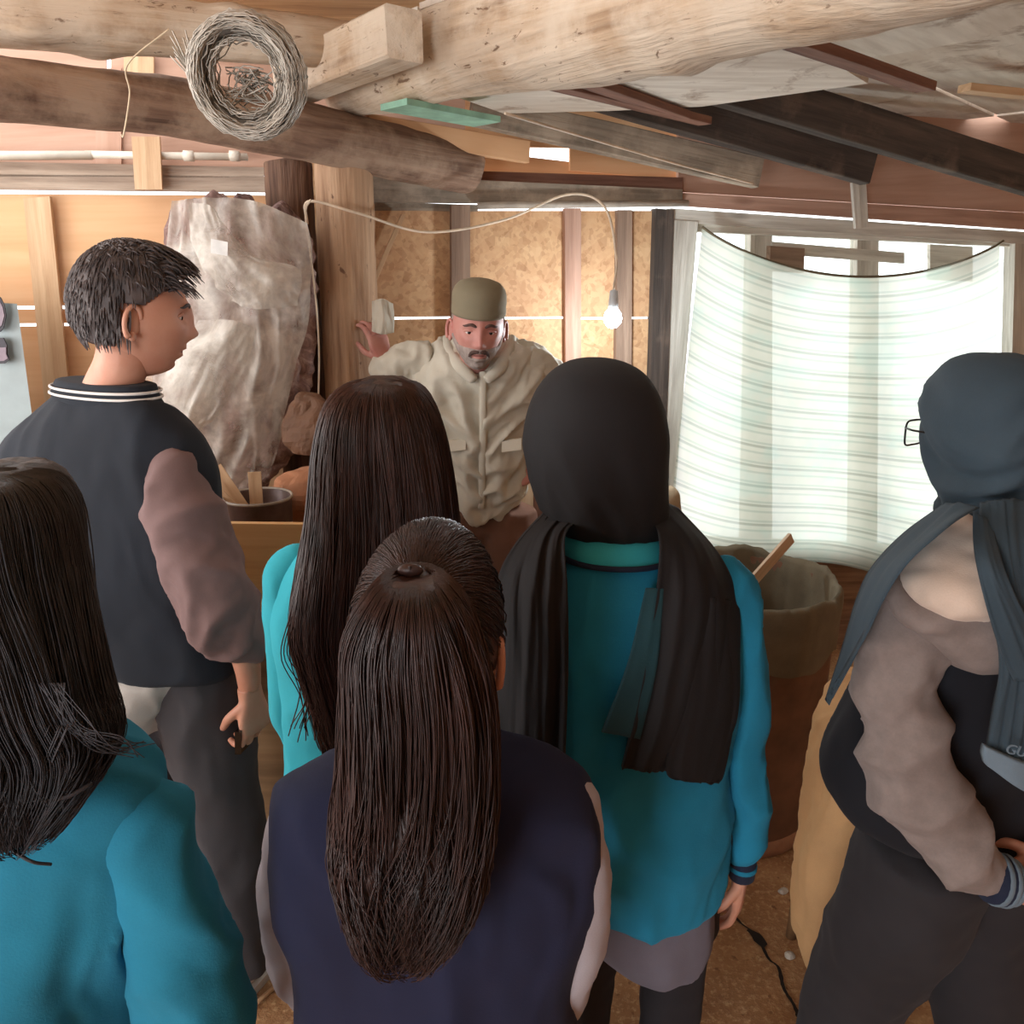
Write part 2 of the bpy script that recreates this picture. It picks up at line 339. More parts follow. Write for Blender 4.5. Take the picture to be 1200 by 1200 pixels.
def empty(name, loc, label=None, cat=None, group=None, kind=None):
    o = bpy.data.objects.new(name, None); COL.objects.link(o); o.location = loc; o.empty_display_size = 0.1
    return tag(o, label, cat, group, kind)
def remesh(me, voxel, smooth=4):
    if isinstance(me, MB): me = me.mesh('tmp')
    bm = bmesh.new(); bm.from_mesh(me); bmesh.ops.recalc_face_normals(bm, faces=bm.faces); bm.to_mesh(me); bm.free()
    o = bpy.data.objects.new('tmp', me); COL.objects.link(o)
    r = o.modifiers.new('r', 'REMESH'); r.mode = 'VOXEL'; r.voxel_size = voxel
    if smooth: s = o.modifiers.new('s', 'SMOOTH'); s.factor = 0.6; s.iterations = smooth
    dg = bpy.context.evaluated_depsgraph_get(); n = bpy.data.meshes.new_from_object(o.evaluated_get(dg))
    bpy.data.objects.remove(o); bpy.data.meshes.remove(me); return n
def displace(me, fn):
    n = len(me.vertices); co = np.empty(n*3); me.vertices.foreach_get('co', co); no = np.empty(n*3); me.vertices.foreach_get('normal', no)
    co = co.reshape(-1, 3); no = no.reshape(-1, 3)
    d = np.array([fn(Vector(c), Vector(m)) for c, m in zip(co, no)])
    co = co + no * d[:, None]; me.vertices.foreach_set('co', co.ravel()); me.update(); return me
def fold(amp, sx, sy, sz, seed=0.0, ridge=True, amp2=0.0, s2=30):
    def fn(c, n):
        wv = noise.noise(Vector((c.x*5+seed, c.y*5, c.z*5)))*0.5
        p = Vector((c.x*sx+seed+wv, c.y*sy+seed*1.7+wv, c.z*sz-seed))
        v = noise.noise(p); v2 = noise.noise(p*2.3+Vector((3.1, 7.7, 1.3)))
        if ridge: r = (0.5-min(1, abs(v)*2.2))*amp*0.62 + (0.5-min(1, abs(v2)*2.2))*amp*0.26*(0.4+max(0, v))
        else: r = v*amp
        if amp2: r += amp2*noise.noise(c*s2+Vector((seed, 0, 3)))
        return r
    return fn
def row(xl, xr, y, Y, b, dy=0.0):                      # a garment section: left and right edge in view, its real distance and half depth
    L, Rr = at(xl, y, Y), at(xr, y, Y+dy); c = (L+Rr)/2; u = Rr-L; a = u.length/2
    return [c.x, c.y, c.z, a, b, math.atan2(u.y, u.x)]
def wrow(x, Y, z, a, b, ang=0.0): return [x, Y, z, a, b, ang]
def loft(rows, n=24, m=36, e=2.2, mb=None, surf=False):
    A = spline(rows, n); mb = mb or MB(); vs = []
    for r in A:
        u = Vector((math.cos(r[5]), math.sin(r[5]), 0)); v = Vector((-u.y, u.x, 0)); c = Vector(r[:3])
        for k in range(m):
            t = 2*PI*k/m; cs, sn = math.cos(t), math.sin(t)
            vs.append(c + u*max(r[3], 1e-3)*math.copysign(abs(cs)**(2/e), cs) + v*max(r[4], 1e-3)*math.copysign(abs(sn)**(2/e), sn))
    fs = [(i*m+k, i*m+(k+1) % m, (i+1)*m+(k+1) % m, (i+1)*m+k) for i in range(n-1) for k in range(m)]
    vs += [Vector(A[0][:3]), Vector(A[-1][:3])]; a, b = n*m, n*m+1
    fs += [(a, (k+1) % m, k) for k in range(m)] + [(b, (n-1)*m+k, (n-1)*m+(k+1) % m) for k in range(m)]
    return mb.add(vs, fs)
def limb(mb, spec, n=18, seg=16):                      # (px, py, Y, radius px)
    return mb.tube([at(x, y, Y) for x, y, Y, r in spec], [r*mpp(x, y, Y) for x, y, Y, r in spec], seg, n)
def strands(mb, rows, count, t0=0.0, t1=1.0, rad=0.0014, wave=0.006, out=0.004, a0=PI*0.98, a1=2*PI*1.01, seed=1, e=2.2, steps=26, lift=0.0, tipspread=0.15, wfreq=3.0):
    rs = random.Random(seed); A = spline(rows, 60); m = len(A)
    for q in range(count):
        th = rs.uniform(a0, a1); s0 = t0 + rs.random()**2*0.12*(t1-t0); s1 = t1 - (rs.random()**2)*0.22*(t1-t0); ph = 9*noise.noise(Vector((th*3.2, seed*1.3, 0)))+rs.gauss(0, 0.35); drift = 0.35*noise.noise(Vector((th*2.6, seed, 5)))+rs.gauss(0, 0.05); pts = []; rr = []; of = out*rs.uniform(0.1, 1.5); fr = wfreq*rs.uniform(0.7, 1.4)
        for i in range(steps):
            s = s0 + (s1-s0)*i/(steps-1); f = s*(m-1); k = min(int(f), m-2); r = A[k]*(1-f+k) + A[k+1]*(f-k)
            t = th + drift*(i/steps) + tipspread*math.sin(ph+2.1*fr*i/steps)*(i/steps)**2
            u = Vector((math.cos(r[5]), math.sin(r[5]), 0)); v = Vector((-u.y, u.x, 0)); cs, sn = math.cos(t), math.sin(t)
            d = u*r[3]*math.copysign(abs(cs)**(2/e), cs) + v*r[4]*math.copysign(abs(sn)**(2/e), sn)
            nn = d.normalized(); tt = Vector((-nn.y, nn.x, 0))
            w = wave*(i/steps)
            p = Vector(r[:3]) + d + nn*(of+w*math.sin(ph+fr*6*i/steps)) + tt*w*math.cos(ph*2+fr*6*i/steps) + Vector((0, 0, lift))
            pts.append(p); rr.append(rad*(1-0.6*(i/steps)**2))
        mb.tube(pts, rr, 3)
    return mb

# ------------------------------------------------------------------ wood helpers
def beam(name, p0, p1, w, h, mat, parent=None, roll=0.0, rough=0.004, seg=10, seed=0, label=None, cat=None, group=None, up=(0, 0, 1)):
    p0, p1 = Vector(p0), Vector(p1); L = (p1-p0).length; x = (p1-p0)/L; z = Vector(up); z = (z - x*z.dot(x)).normalized(); y = z.cross(x)
    m4 = Matrix((x, y, z)).transposed().to_4x4(); m4 = m4 @ Matrix.Rotation(roll, 4, 'X'); m4.translation = p0
    vs = []; c = 0.06*min(w, h)
    sec = [(-w/2+c, -h/2), (w/2-c, -h/2), (w/2, -h/2+c), (w/2, h/2-c), (w/2-c, h/2), (-w/2+c, h/2), (-w/2, h/2-c), (-w/2, -h/2+c)]
    for i in range(seg+1):
        for a, b in sec:
            d = noise.noise(Vector((i*L/seg*3+seed*7.3, a*9, b*9)))*rough
            vs.append((L*i/seg, a+d, b+d*0.8))
    fs = [(i*8+k, i*8+(k+1) % 8, (i+1)*8+(k+1) % 8, (i+1)*8+k) for i in range(seg) for k in range(8)] + [tuple(range(7, -1, -1)), tuple(seg*8+k for k in range(8))]
    o = link(name, MB().add(vs, fs), mat, None, False, m4)
    if parent: o.parent = parent; o.matrix_parent_inverse = Matrix.Translation(parent.location).inverted()
    return tag(o, label, cat, group)
def log(name, pts, rads, mat, seed=0, bump=0.012, label=None, cat=None, knots=4):
    pts = [Vector(p) for p in pts]; p0, p1 = pts[0], pts[-1]; x = (p1-p0).normalized(); z = Vector((0, 0, 1)) if abs(x.z) < 0.9 else Vector((0, 1, 0))
    z = (z-x*z.dot(x)).normalized(); y = z.cross(x); m4 = Matrix((x, y, z)).transposed().to_4x4(); m4.translation = p0; inv = m4.inverted()
    mb = MB().tube([inv @ p for p in pts], rads, 44, 120); me = mb.mesh(name)
    kn = [(random.uniform(0, (p1-p0).length), random.uniform(0, 6.28)) for _ in range(knots)]
    def fn(c, n):
        d = noise.noise(Vector((c.x*1.3+seed, c.y*6, c.z*6)))*bump + noise.noise(Vector((c.x*5+seed, c.y*22, c.z*22)))*bump*0.5 + noise.noise(Vector((c.x*16+seed, c.y*40, c.z*40)))*bump*0.25
        for kx, ka in kn:
            a = math.atan2(c.z, c.y); da = (a-ka+PI) % (2*PI)-PI
            d += bump*1.3*math.exp(-((c.x-kx)/0.05)**2-(da/0.4)**2)
        if abs(n.x) > 0.8: d *= 0.2
        return d
    displace(me, fn)
    return tag(link(name, me, mat, None, True, m4), label, cat)

# ------------------------------------------------------------------ setting: floor, walls, roof
fl = MB(); NX = 60
for j in range(NX+1):
    for i in range(NX+1):
        x = -2.6+5.6*i/NX; y = -2.2+6.8*j/NX; fl.v.append((x, y, 0.004*noise.noise(Vector((x*3, y*3, 0)))))
fl.f = [(j*(NX+1)+i, j*(NX+1)+i+1, (j+1)*(NX+1)+i+1, (j+1)*(NX+1)+i) for j in range(NX) for i in range(NX)]
floor = tag(link('floor', fl, 'floor'), kind='structure')
cr = MB(); cp = [(853, 1062), (866, 1082), (886, 1098), (900, 1125), (912, 1136), (918, 1160), (930, 1180), (938, 1200)]
cpts = [Vector((p.x, p.y, 0.006)) for p in (atz(x, y, 0) for x, y in cp)]
cs = spline([list(p) for p in cpts], 40)
vs = []; 
for i, p in enumerate(cs):
    w = 0.004 + 0.005*abs(noise.noise(Vector((i*0.5, 1, 0)))) + (0.012 if 9 < i < 14 else 0); vs += [(p[0]-w, p[1]+0.3*w, 0.0062), (p[0]+w, p[1]-0.3*w, 0.0062)]
cr.add(vs, [(2*i, 2*i+1, 2*i+3, 2*i+2) for i in range(len(cs)-1)])
link('crack', cr, 'crack', floor)

wall = empty('wall_back', (0, WY0, 0), kind='structure')
EZ = Vector((0, 0, 1))
def wpiece(name, pts4, thick, mat, off, parent, smooth=False):
    # board lying on the wall plane: four picture corners (tl, tr, br, bl) taken onto the plane, given thickness
    fr = [onwall(x, y, off) for x, y in pts4]; bk = [p - WN*thick for p in fr]; c = sum(fr, Vector())/4
    x = (fr[1]-fr[0]); hgt = (fr[0]-fr[3]).length
    ax = (fr[1]-fr[0]).normalized() if x.length > hgt else (fr[3]-fr[0]).normalized()
    y = WN.cross(ax).normalized(); m4 = Matrix((ax, y, WN)).transposed().to_4x4(); m4.translation = c; inv = m4.inverted()
    o = link(name, MB().add([inv @ p for p in fr+bk], [(0, 3, 2, 1), (4, 5, 6, 7), (0, 1, 5, 4), (1, 2, 6, 5), (2, 3, 7, 6), (3, 0, 4, 7)]), mat, None, smooth, m4)
    if parent: o.parent = parent; o.matrix_parent_inverse = Matrix.Translation(parent.location).inverted()
    return o
P = wpiece
# left part: orange plywood over and under the two slits
P('plywood_panel', [(-260, 226), (335, 229), (335, 356), (-260, 361)], 0.015, 'ply_orange', 0, wall)
P('plywood_panel', [(-260, 365), (335, 360), (335, 377), (-260, 381)], 0.015, 'ply_orange', 0, wall)
P('plywood_panel', [(-260, 385), (335, 380), (335, 760), (-260, 800)], 0.015, 'ply_orange', 0, wall)
P('plywood_panel', [(-260, -60), (124, -60), (124, 200), (-260, 200)], 0.015, 'ply_red', -0.02, wall)
P('plywood_panel', [(130, -60), (425, -60), (425, 200), (130, 200)], 0.015, 'ply_red', -0.02, wall)
P('batten', [(112, 80), (142, 80), (142, 200), (112, 200)], 0.012, 'ply_red', -0.005, wall)
P('plywood_panel', [(425, 60), (545, 60), (545, 200), (425, 190)], 0.015, 'ply_red', -0.03, wall)
P('plywood_panel', [(545, 60), (800, 60), (800, 176), (545, 171)], 0.015, 'ply_orange', -0.05, wall)
P('plywood_panel', [(668, 170), (800, 170), (800, 210), (668, 200)], 0.015, 'ply_orange', -0.04, wall)
P('wall_plank', [(-260, 184), (312, 196), (308, 208), (-260, 206)], 0.03, 'plank_grey', 0.02, wall)
P('wall_plank', [(-260, 202), (318, 207), (318, 225), (-260, 219)], 0.03, 'plank_grey', 0.02, wall)
P('batten', [(154, 160), (187, 160), (190, 222), (158, 222)], 0.02, 'pine', 0.075, wall)
P('batten', [(27, 232), (58, 230), (82, 470), (52, 470)], 0.025, 'pine', 0.04, wall)
P('batten', [(145, 58), (180, 62), (180, 100), (145, 100)], 0.02, 'pine', 0.01, wall)
# middle part: chipboard panels, the gap at eye level, studs
for a, b, mt in ((428, 532, 'osb'), (532, 664, 'osb'), (664, 790, 'osb')):
    P('chipboard_panel', [(a, 247), (b-2, 247), (b-2, 371), (a, 372)], 0.012, mt, 0, wall)
    P('chipboard_panel', [(a, 375), (b-2, 373.5), (b-2, 760), (a, 760)], 0.012, mt, 0, wall)
P('chipboard_panel', [(318, 190), (428, 190), (428, 760), (335, 760)], 0.012, 'osb', -0.005, wall)
P('stud', [(529, 240), (551, 240), (551, 760), (531, 760)], 0.04, 'stud', 0.04, wall)
P('stud', [(662, 244), (681, 244), (681, 760), (664, 760)], 0.03, 'stud_red', 0.03, wall)
P('stud', [(724, 246), (741, 246), (739, 760), (718, 760)], 0.03, 'stud', 0.03, wall)
P('stud', [(769, 244), (790, 246), (772, 760), (752, 760)], 0.05, 'rafter_dark', 0.04, wall)
P('wall_beam', [(428, 205), (800, 222), (800, 240), (428, 236)], 0.05, 'rafter_grey', 0.05, wall)
P('wall_beam', [(428, 236), (560, 240), (560, 248), (428, 248)], 0.02, 'rafter_grey', 0.0, wall)
P('plywood_panel', [(425, 196), (800, 208), (800, 224), (425, 212)], 0.02, 'batten_red', 0.01, wall)
P('plywood_panel', [(552, 176), (800, 205), (800, 214), (552, 204)], 0.02, 'ply_orange', -0.06, wall)
# right part above the window
P('plywood_panel', [(795, 70), (1420, 70), (1420, 262), (795, 225)], 0.02, 'ply_red', 0.0, wall)
P('wall_plank', [(800, 226), (1420, 262), (1420, 284), (800, 241)], 0.03, 'stud_red', 0.03, wall)
P('wall_plank', [(786, 244), (1420, 286), (1420, 300), (786, 260)], 0.04, 'frame_grey', 0.03, wall)
P('wall_plank', [(788, 640), (1420, 640), (1420, 900), (788, 900)], 0.04, 'stud', -0.03, wall)
P('plywood_panel', [(1250, 290), (1500, 300), (1500, 900), (1250, 900)], 0.03, 'stud', 0.0, wall)
P('hanging_batten', [(999, 214), (1015, 214), (1018, 266), (1003, 268)], 0.015, 'frame_grey', 0.09, wall)
P('wall_plank', [(-260, 800), (790, 760), (790, 1100), (-260, 1100)], 0.02, 'stud', 0.0, wall)

# window: frame, mullions and odd boards behind the curtain
win = empty('window_1', onwall(980, 640), kind='structure')
P('window_frame', [(790, 258), (818, 260), (786, 640), (758, 640)], 0.06, 'frame_grey', 0.035, win)
P('window_frame', [(1190, 276), (1222, 278), (1210, 640), (1180, 640)], 0.06, 'frame_grey', 0.03, win)
P('window_frame', [(1222, 280), (1250, 282), (1250, 640), (1214, 640)], 0.05, 'frame_grey', -0.01, win)
P('window_frame', [(790, 258), (1250, 284), (1250, 292), (790, 270)], 0.06, 'frame_grey', 0.0, win)
P('window_sill', [(770, 632), (1250, 650), (1250, 668), (770, 650)], 0.08, 'frame_grey', 0.02, win)
P('mullion', [(880, 262), (905, 263), (905, 645), (872, 645)], 0.05, 'frame_grey', -0.06, win)
P('mullion', [(1005, 268), (1030, 270), (1028, 645), (1000, 645)], 0.05, 'frame_grey', -0.06, win)
P('transom', [(905, 283), (1060, 296), (1060, 309), (905, 297)], 0.03, 'frame_grey', -0.05, win)
P('board_offcut', [(903, 288), (943, 291), (942, 320), (902, 318)], 0.03, 'stud', -0.03, win)
P('board_offcut', [(1090, 286), (1140, 289), (1140, 330), (1090, 328)], 0.02, 'frame_grey', -0.06, win)
gl = NT('window_glass'); gtr = gl.n('ShaderNodeBsdfTransparent'); gtr.inputs[0].default_value = (0.93, 0.96, 0.95, 1); ggl = gl.n('ShaderNodeBsdfGlossy', Roughness=0.08)
gmx = gl.n('ShaderNodeMixShader'); gmx.inputs[0].default_value = 0.06; gl.l(gtr.outputs[0], gmx.inputs[1]); gl.l(ggl.outputs[0], gmx.inputs[2]); gl.l(gmx.outputs[0], gl.out.inputs[0])
for a, b in ((818, 880), (905, 1005), (1030, 1176)):
    P('pane', [(a-6, 264), (b+6, 268), (b+2, 645), (a-18, 645)], 0.004, gl.m, -0.085, win)

# side walls and the wall behind the camera with the open door that lets the daylight in
for nm, x0, parts in (('wall_left', -2.55, [(-2.2, -0.3, 0, 2.5), (-0.3, 1.9, 0, 1.15), (-0.3, 1.9, 2.25, 2.5), (1.9, 2.55, 0, 2.5)]), ('wall_right', 2.95, [(-2.2, 3.9, 0, 2.5)])):
    e = empty(nm, (x0, 0, 0), kind='structure')
    for y0, y1, z0, z1 in parts: link('plywood_panel', MB().box((x0, (y0+y1)/2, (z0+z1)/2), 0.02, y1-y0, z1-z0), 'osb', e, False)
e = empty('wall_rear', (0, -2.2, 0), kind='structure')
for x0, x1, z0, z1 in ((-2.55, -2.4, 0, 2.5), (-2.4, -0.95, 2.25, 2.5), (-0.95, 2.95, 0, 2.5)):
    link('plywood_panel', MB().box(((x0+x1)/2, -2.2, (z0+z1)/2), x1-x0, 0.02, z1-z0), 'osb', e, False)

# roof: boards on the rafters right of the big log, a higher deck left of it
ceil = empty('ceiling', (0, 1, 2.2), kind='structure')
AX = Vector((1, 0.98, 0)).normalized(); AY = Vector((-AX.y, AX.x, 0))       # along the rafters / across
def sheet(c, la, lb, mat, z, tilt=0.0, nm='roof_board'):
    m4 = Matrix((AX, AY, EZ)).transposed().to_4x4() @ Matrix.Rotation(tilt, 4, 'Y'); m4.translation = Vector((c[0], c[1], z))
    o = link(nm, MB().box((0, 0, 0), la, lb, 0.014), mat, None, False, m4); o.parent = ceil; o.matrix_parent_inverse = Matrix.Translation(ceil.location).inverted()
    return o
O0 = Vector((0.42, 1.55, 0))
k = 0
for i in range(-1, 3):
    for j in range(-3, 3):
        c = O0 + AX*(0.62+1.2*i) + AY*(0.05+0.62*j)
        if c.y > 3.95 or c.x > 3.0 or i < 0: continue
        sheet((c.x, c.y), 1.19, 0.612, 'roof_board', 2.33+0.006*((i+j) % 2), 0.0); k += 1
for i in range(-3, 0):
    for j in range(-3, 5):
        c = O0 + AX*(0.55+1.2*i-0.05) + AY*(0.05+0.30*j)
        sheet((c.x, c.y), 1.19, 0.295, 'roof_board_tan', 2.45+0.012*((i*3+j*7) % 3), 0.0)
for i in range(4):
    for j in range(5):
        link('roof_deck', MB().box((-1.85+1.4*i, -1.9+0.72*j, 2.52+0.004*((i+j) % 2)), 1.39, 0.71, 0.014), 'roof_board', ceil, False)
def lining(pts, z, mat='roof_board', nm='roof_board', th=0.014, dz=0.0):
    lo = [atz(x, y, z) for x, y in pts]; hi = [p + Vector((0, 0, th)) for p in lo]; n = len(lo)
    o = link(nm, MB().add(lo+hi, [tuple(range(n-1, -1, -1)), tuple(range(n, 2*n))]+[(k, (k+1) % n, n+(k+1) % n, n+k) for k in range(n)]), mat, None, False)
    o.parent = ceil; o.matrix_parent_inverse = Matrix.Translation(ceil.location).inverted(); return o
lining([(530, 112), (625, 94), (716, 130), (590, 133)], 2.190)
lining([(625, 94), (690, 82), (822, 125), (716, 130)], 2.186)
lining([(690, 82), (800, 52), (905, 30), (1017, 98), (822, 125)], 2.182)
lining([(150, -80), (760, -80), (560, 30), (250, 45)], 2.43, 'roof_board_tan')
# three rafters and other roof timbers, each a thing that could be lifted out
beam('rafter', at(552, 127, 2.86), at(888, 203, 3.14), 0.05, 0.10, 'rafter_grey', label='grey dusty rafter with white cord along it, left of the dark rafters', cat='rafter', seed=1, group='roof rafters')
beam('rafter', at(680, 100, 2.82), at(1018, 197, 3.2), 0.055, 0.115, 'rafter_dark', label='dark rafter ending in the open above the striped curtain', cat='rafter', seed=2, group='roof rafters')
beam('rafter', at(838, 95, 2.82), at(1265, 226, 3.42), 0.055, 0.125, 'rafter_dark', label='broad dark rafter running out over the slate-scarfed person', cat='rafter', seed=3, group='roof rafters')
for a, b, z, mt in (((622, 92), (826, 142), 2.172, 'batten_red'), ((655, 84), (800, 135), 2.172, 'batten_red'), ((905, 40), (1085, 102), 2.165, 'batten_red'), ((1130, 103), (1290, 120), 2.27, 'pine')):
    beam('batten', atz(*a, z), atz(*b, z), 0.05, 0.022, mt, ceil, seed=a[0])
beam('batten', at(430, 148, 2.72), at(618, 178, 3.0), 0.03, 0.07, 'ply_orange', ceil)
p, q = at(470, 140, 2.5), at(585, 135, 2.6)
o = link('green_strip', MB().obox((at(462, 134, 2.5)+at(575, 132, 2.5))/2, AX*0.17, AY*0.06, EZ*0.008), 'green_board', ceil, False)

log('log_beam', [at(-60, 95, 1.93), at(250, 135, 2.36), at(548, 196, 2.98)], [0.072, 0.075, 0.082], 'log_brown', 1, 0.010, 'dark brown round log lying across the top of the pale post', 'beam')
log('log_beam', [at(400, 113, 2.72), at(470, 90, 2.5), at(545, 52, 2.3), at(700, 24, 1.95), at(860, -20, 1.65), at(1000, -60, 1.42), at(1300, -170, 1.05)], [0.060, 0.086, 0.118, 0.125, 0.115, 0.115, 0.115], 'log_pale', 5, 0.010, 'thick pale dusty log overhead running from the post toward the viewer', 'beam', 8)
log('log_beam', [at(-70, 14, 2.0), at(180, 34, 2.2), at(430, 56, 2.45)], [0.062, 0.062, 0.058], 'log_pale', 9, 0.010, 'pale splintered log above and behind the hanging wire coil', 'beam')
beam('squared_beam', at(340, 96, 2.62), at(474, 40, 2.12), 0.10, 0.115, 'log_pale', label='short squared pale timber with dark sawn end beside the thick log', cat='beam', seed=5, rough=0.006)
tp = at(402, 212, 2.71)
post = log('support_post', [(tp.x+0.005, tp.y, 0), (tp.x+0.0, tp.y, 1.0), (tp.x, tp.y, tp.z+0.045)], [0.092, 0.092, 0.088], 'post', 3, 0.008, 'pale round wooden post carrying the brown log, beside the man', 'post', 3)
dp = onwall(345, 330, 0.16)
log('support_post', [(dp.x, dp.y, 0), (dp.x, dp.y, 1.1), (dp.x, dp.y, 2.03)], [0.085, 0.08, 0.075], 'dark_post', 11, 0.012, 'dark weathered post behind the plastic-wrapped bundle', 'post', 3)

# pipes, cords
pp = MB(); pp.tube([onwall(-200, 183, 0.042), onwall(108, 182, 0.042)], 0.0135, 12).tube([onwall(100, 181, 0.042), onwall(290, 184, 0.042)], 0.0115, 12)
pipe = tag(link('water_pipe', pp, 'pvc'), 'white plastic water pipe along the top of the left wall', 'pipe')
for x in (221, 275): link('pipe_joint', MB().tube([onwall(x-6, 182.5, 0.042), onwall(x+6, 183, 0.042)], 0.0165, 12), 'pvc', pipe)
pp = MB().tube([onwall(560, 241, 0.07), onwall(806, 238, 0.07)], 0.012, 12)
tag(link('conduit_pipe', pp, 'pipe_grey'), 'thin grey pipe running under the wall beam above the bulb', 'pipe')
cord = MB().tube([at(360, 262, 2.62), at(362, 236, 2.56), at(420, 250, 2.58), at(500, 272, 2.75), at(590, 258, 2.85), at(665, 228, 2.9), at(708, 242, 2.88), at(722, 300, 2.84), at(719, 340, 2.82)], 0.0042, 8, 70)
lamp = empty('hanging_bulb', at(718, 372, 2.82), 'lit bare bulb hanging from a white looping cord', 'lamp')
link('cord', cord, 'cord', lamp); bp = at(718, 373, 2.82)
link('socket', MB().lathe(bp+Vector((0, 0, 0.045)), [(0.004, 0.05), (0.014, 0.045), (0.017, 0.0), (0.016, -0.02), (0.0, -0.02)], 20), 'socket', lamp)
link('bulb', MB().lathe(bp, [(0.0, -0.034), (0.016, -0.03), (0.029, -0.014), (0.032, 0.0), (0.027, 0.018), (0.015, 0.034), (0.013, 0.04)], 24), 'bulb', lamp)
bl = bpy.data.lights.new('bulb_light', 'POINT'); bl.energy = 12; bl.color = (0.85, 0.94, 1.0); bl.shadow_soft_size = 0.04
blo = bpy.data.objects.new('bulb_light', bl); COL.objects.link(blo); blo.location = bp + Vector((0, -0.0, -0.08)); blo.parent = lamp; blo.matrix_parent_inverse = Matrix.Translation(lamp.location).inverted()
tag(link('cord', MB().tube([at(592, 133, 2.05), at(700, 165, 2.45), at(800, 194, 2.8), at(882, 215, 3.0)], 0.0035, 6, 30), 'cord'), 'thin white cord strung along the grey rafter', 'cord')
tag(link('twine', MB().tube([at(198, 34, 2.0), at(150, 75, 1.98), at(152, 110, 1.98), at(145, 157, 2.0), at(142, 158, 2.02)], 0.0018, 6, 40), 'twine'), 'loop of pale twine hanging in front of the brown log', 'twine')
tag(link('cord', MB().tube([at(364, 234, 2.52), at(358, 250, 2.55), at(364, 300, 2.56), at(371, 360, 2.57), at(374, 420, 2.57), at(372, 497, 2.57)], 0.003, 6, 50), 'cord'), 'thin pale cord running down the left side of the post', 'cord')
tag(link('peg', MB().tube([at(368, 498, 2.55), at(378, 498, 2.6)], 0.008, 10), 'white_plastic'), 'small white peg sticking out of the post low on its left', 'peg')

# coil of wire hanging at the roof
wc = at(291, 90, 1.86); coil = empty('wire_coil', wc, 'hanging coil of grey wire netting in front of the logs', 'wire coil')
fw = (CAM - wc).normalized(); fw = (fw + Vector((-0.18, 0, -0.02))).normalized(); q = fw.to_track_quat('Z', 'Y').to_matrix()
def ringpts(r, z, n=40, jit=0.002, sq=1.0, rs=random):
    ph = rs.uniform(0, 6); return [wc + q @ Vector((r*math.cos(2*PI*i/n)*sq + rs.gauss(0, jit), r*math.sin(2*PI*i/n) + rs.gauss(0, jit), z + 0.004*math.sin(3*2*PI*i/n+ph))) for i in range(n+1)]
mb = MB()
for i in range(110):
    tq = random.uniform(0, 2*PI); rr = 0.097 + 0.0205*math.cos(tq)*random.uniform(0.95, 1.1); mb.tube(ringpts(rr, -0.005+0.066*math.sin(tq)*random.uniform(0.95, 1.1), 36, 0.0022, 0.98), 0.0013, 4)
link('wire_winding', mb, 'wire', coil)
mb = MB(); 
prof = [(0.079, 0.045), (0.085, 0.052), (0.104, 0.048), (0.110, 0.0), (0.104, -0.056), (0.085, -0.056), (0.079, 0.0), (0.079, 0.045)]
mb.lathe(wc, prof, 48, fw); me = mb.mesh('c'); displace(me, lambda c, n: 0.004*noise.noise(c*60)); link('roll_body', me, 'wire_dark', coil)
mb = MB()
for i in range(14):
    mb.tube(ringpts(0.07*random.uniform(0.93, 1.06), random.uniform(-0.03, 0.05), 30, 0.003, 0.95), 0.0015, 4)
for i in range(16):
    a = random.uniform(0, 6.28); pts = [wc + q @ Vector((0.055*random.uniform(-1, 1), 0.06*random.uniform(-1, 0.3), random.uniform(-0.04, 0.03))) for _ in range(5)]
    mb.tube(pts, 0.0016, 4, 16)
link('tangled_wire', mb, 'wire', coil)
mb = MB()
for i in range(26):
    a0 = R(150+random.uniform(-10, 10)); pts = [wc + q @ Vector((-0.115+random.gauss(0, 0.006)-0.012*(i % 3), 0.045+random.gauss(0, 0.012), random.uniform(-0.03, 0.03))), wc + q @ Vector((-0.10, -0.02+random.gauss(0, 0.006), 0.0)), wc + q @ Vector((-0.05, -0.095+random.gauss(0, 0.004), random.uniform(-0.02, 0.02))), wc + q @ Vector((0.02, -0.112+random.gauss(0, 0.004), 0.0))]
    mb.tube(pts, 0.0016, 4, 16)
link('frayed_edge', mb, 'wire', coil)

# curtain
NXc, NYc = 90, 90; cu = MB(); uvs = []
for j in range(NYc+1):
    v = j/NYc
    for i in range(NXc+1):
        u = i/NXc
        topy = 266 + (282-266)*u + 50*(4*u*(1-u))**0.9; boty = 640 + 55*u + 8*math.sin(u*9)
        left = 823 - 42*v; right = 1172 - 14*v
        sag = (1-v)**1.0
        px = left + (right-left)*u; py = topy*(1-v) + boty*v + 14*math.sin(PI*u)*v*(1-v)*2
        f = 0.010*noise.noise(Vector((u*2.0, v*9+u*2.5, 0))) + 0.012*noise.noise(Vector((u*5, v*2.2, 7))) + 0.006*math.sin(26*v+7*u*(1-u)*2+3*noise.noise(Vector((u*2, v*2, 1))))*(1-0.4*v)
        cu.v.append(tuple(onwall(px, py, 0.075 + f))); uvs.append((u, v))
cu.f = [(j*(NXc+1)+i, (j+1)*(NXc+1)+i, (j+1)*(NXc+1)+i+1, j*(NXc+1)+i+1) for j in range(NYc) for i in range(NXc)]
me = cu.mesh('curtain'); ul = me.uv_layers.new(name='UVMap')
for lp in me.loops: ul.data[lp.index].uv = uvs[lp.vertex_index]
cur = tag(link('curtain', me, 'curtain'), 'pale striped cloth pinned sagging across the bright window', 'curtain')
hm = MB()
hm.tube([onwall(823+353*u, 266+16*u+50*(4*u*(1-u))**0.9, 0.078) for u in np.linspace(0, 1, 40)], 0.005, 6); link('hem', hm, 'canvas', cur)

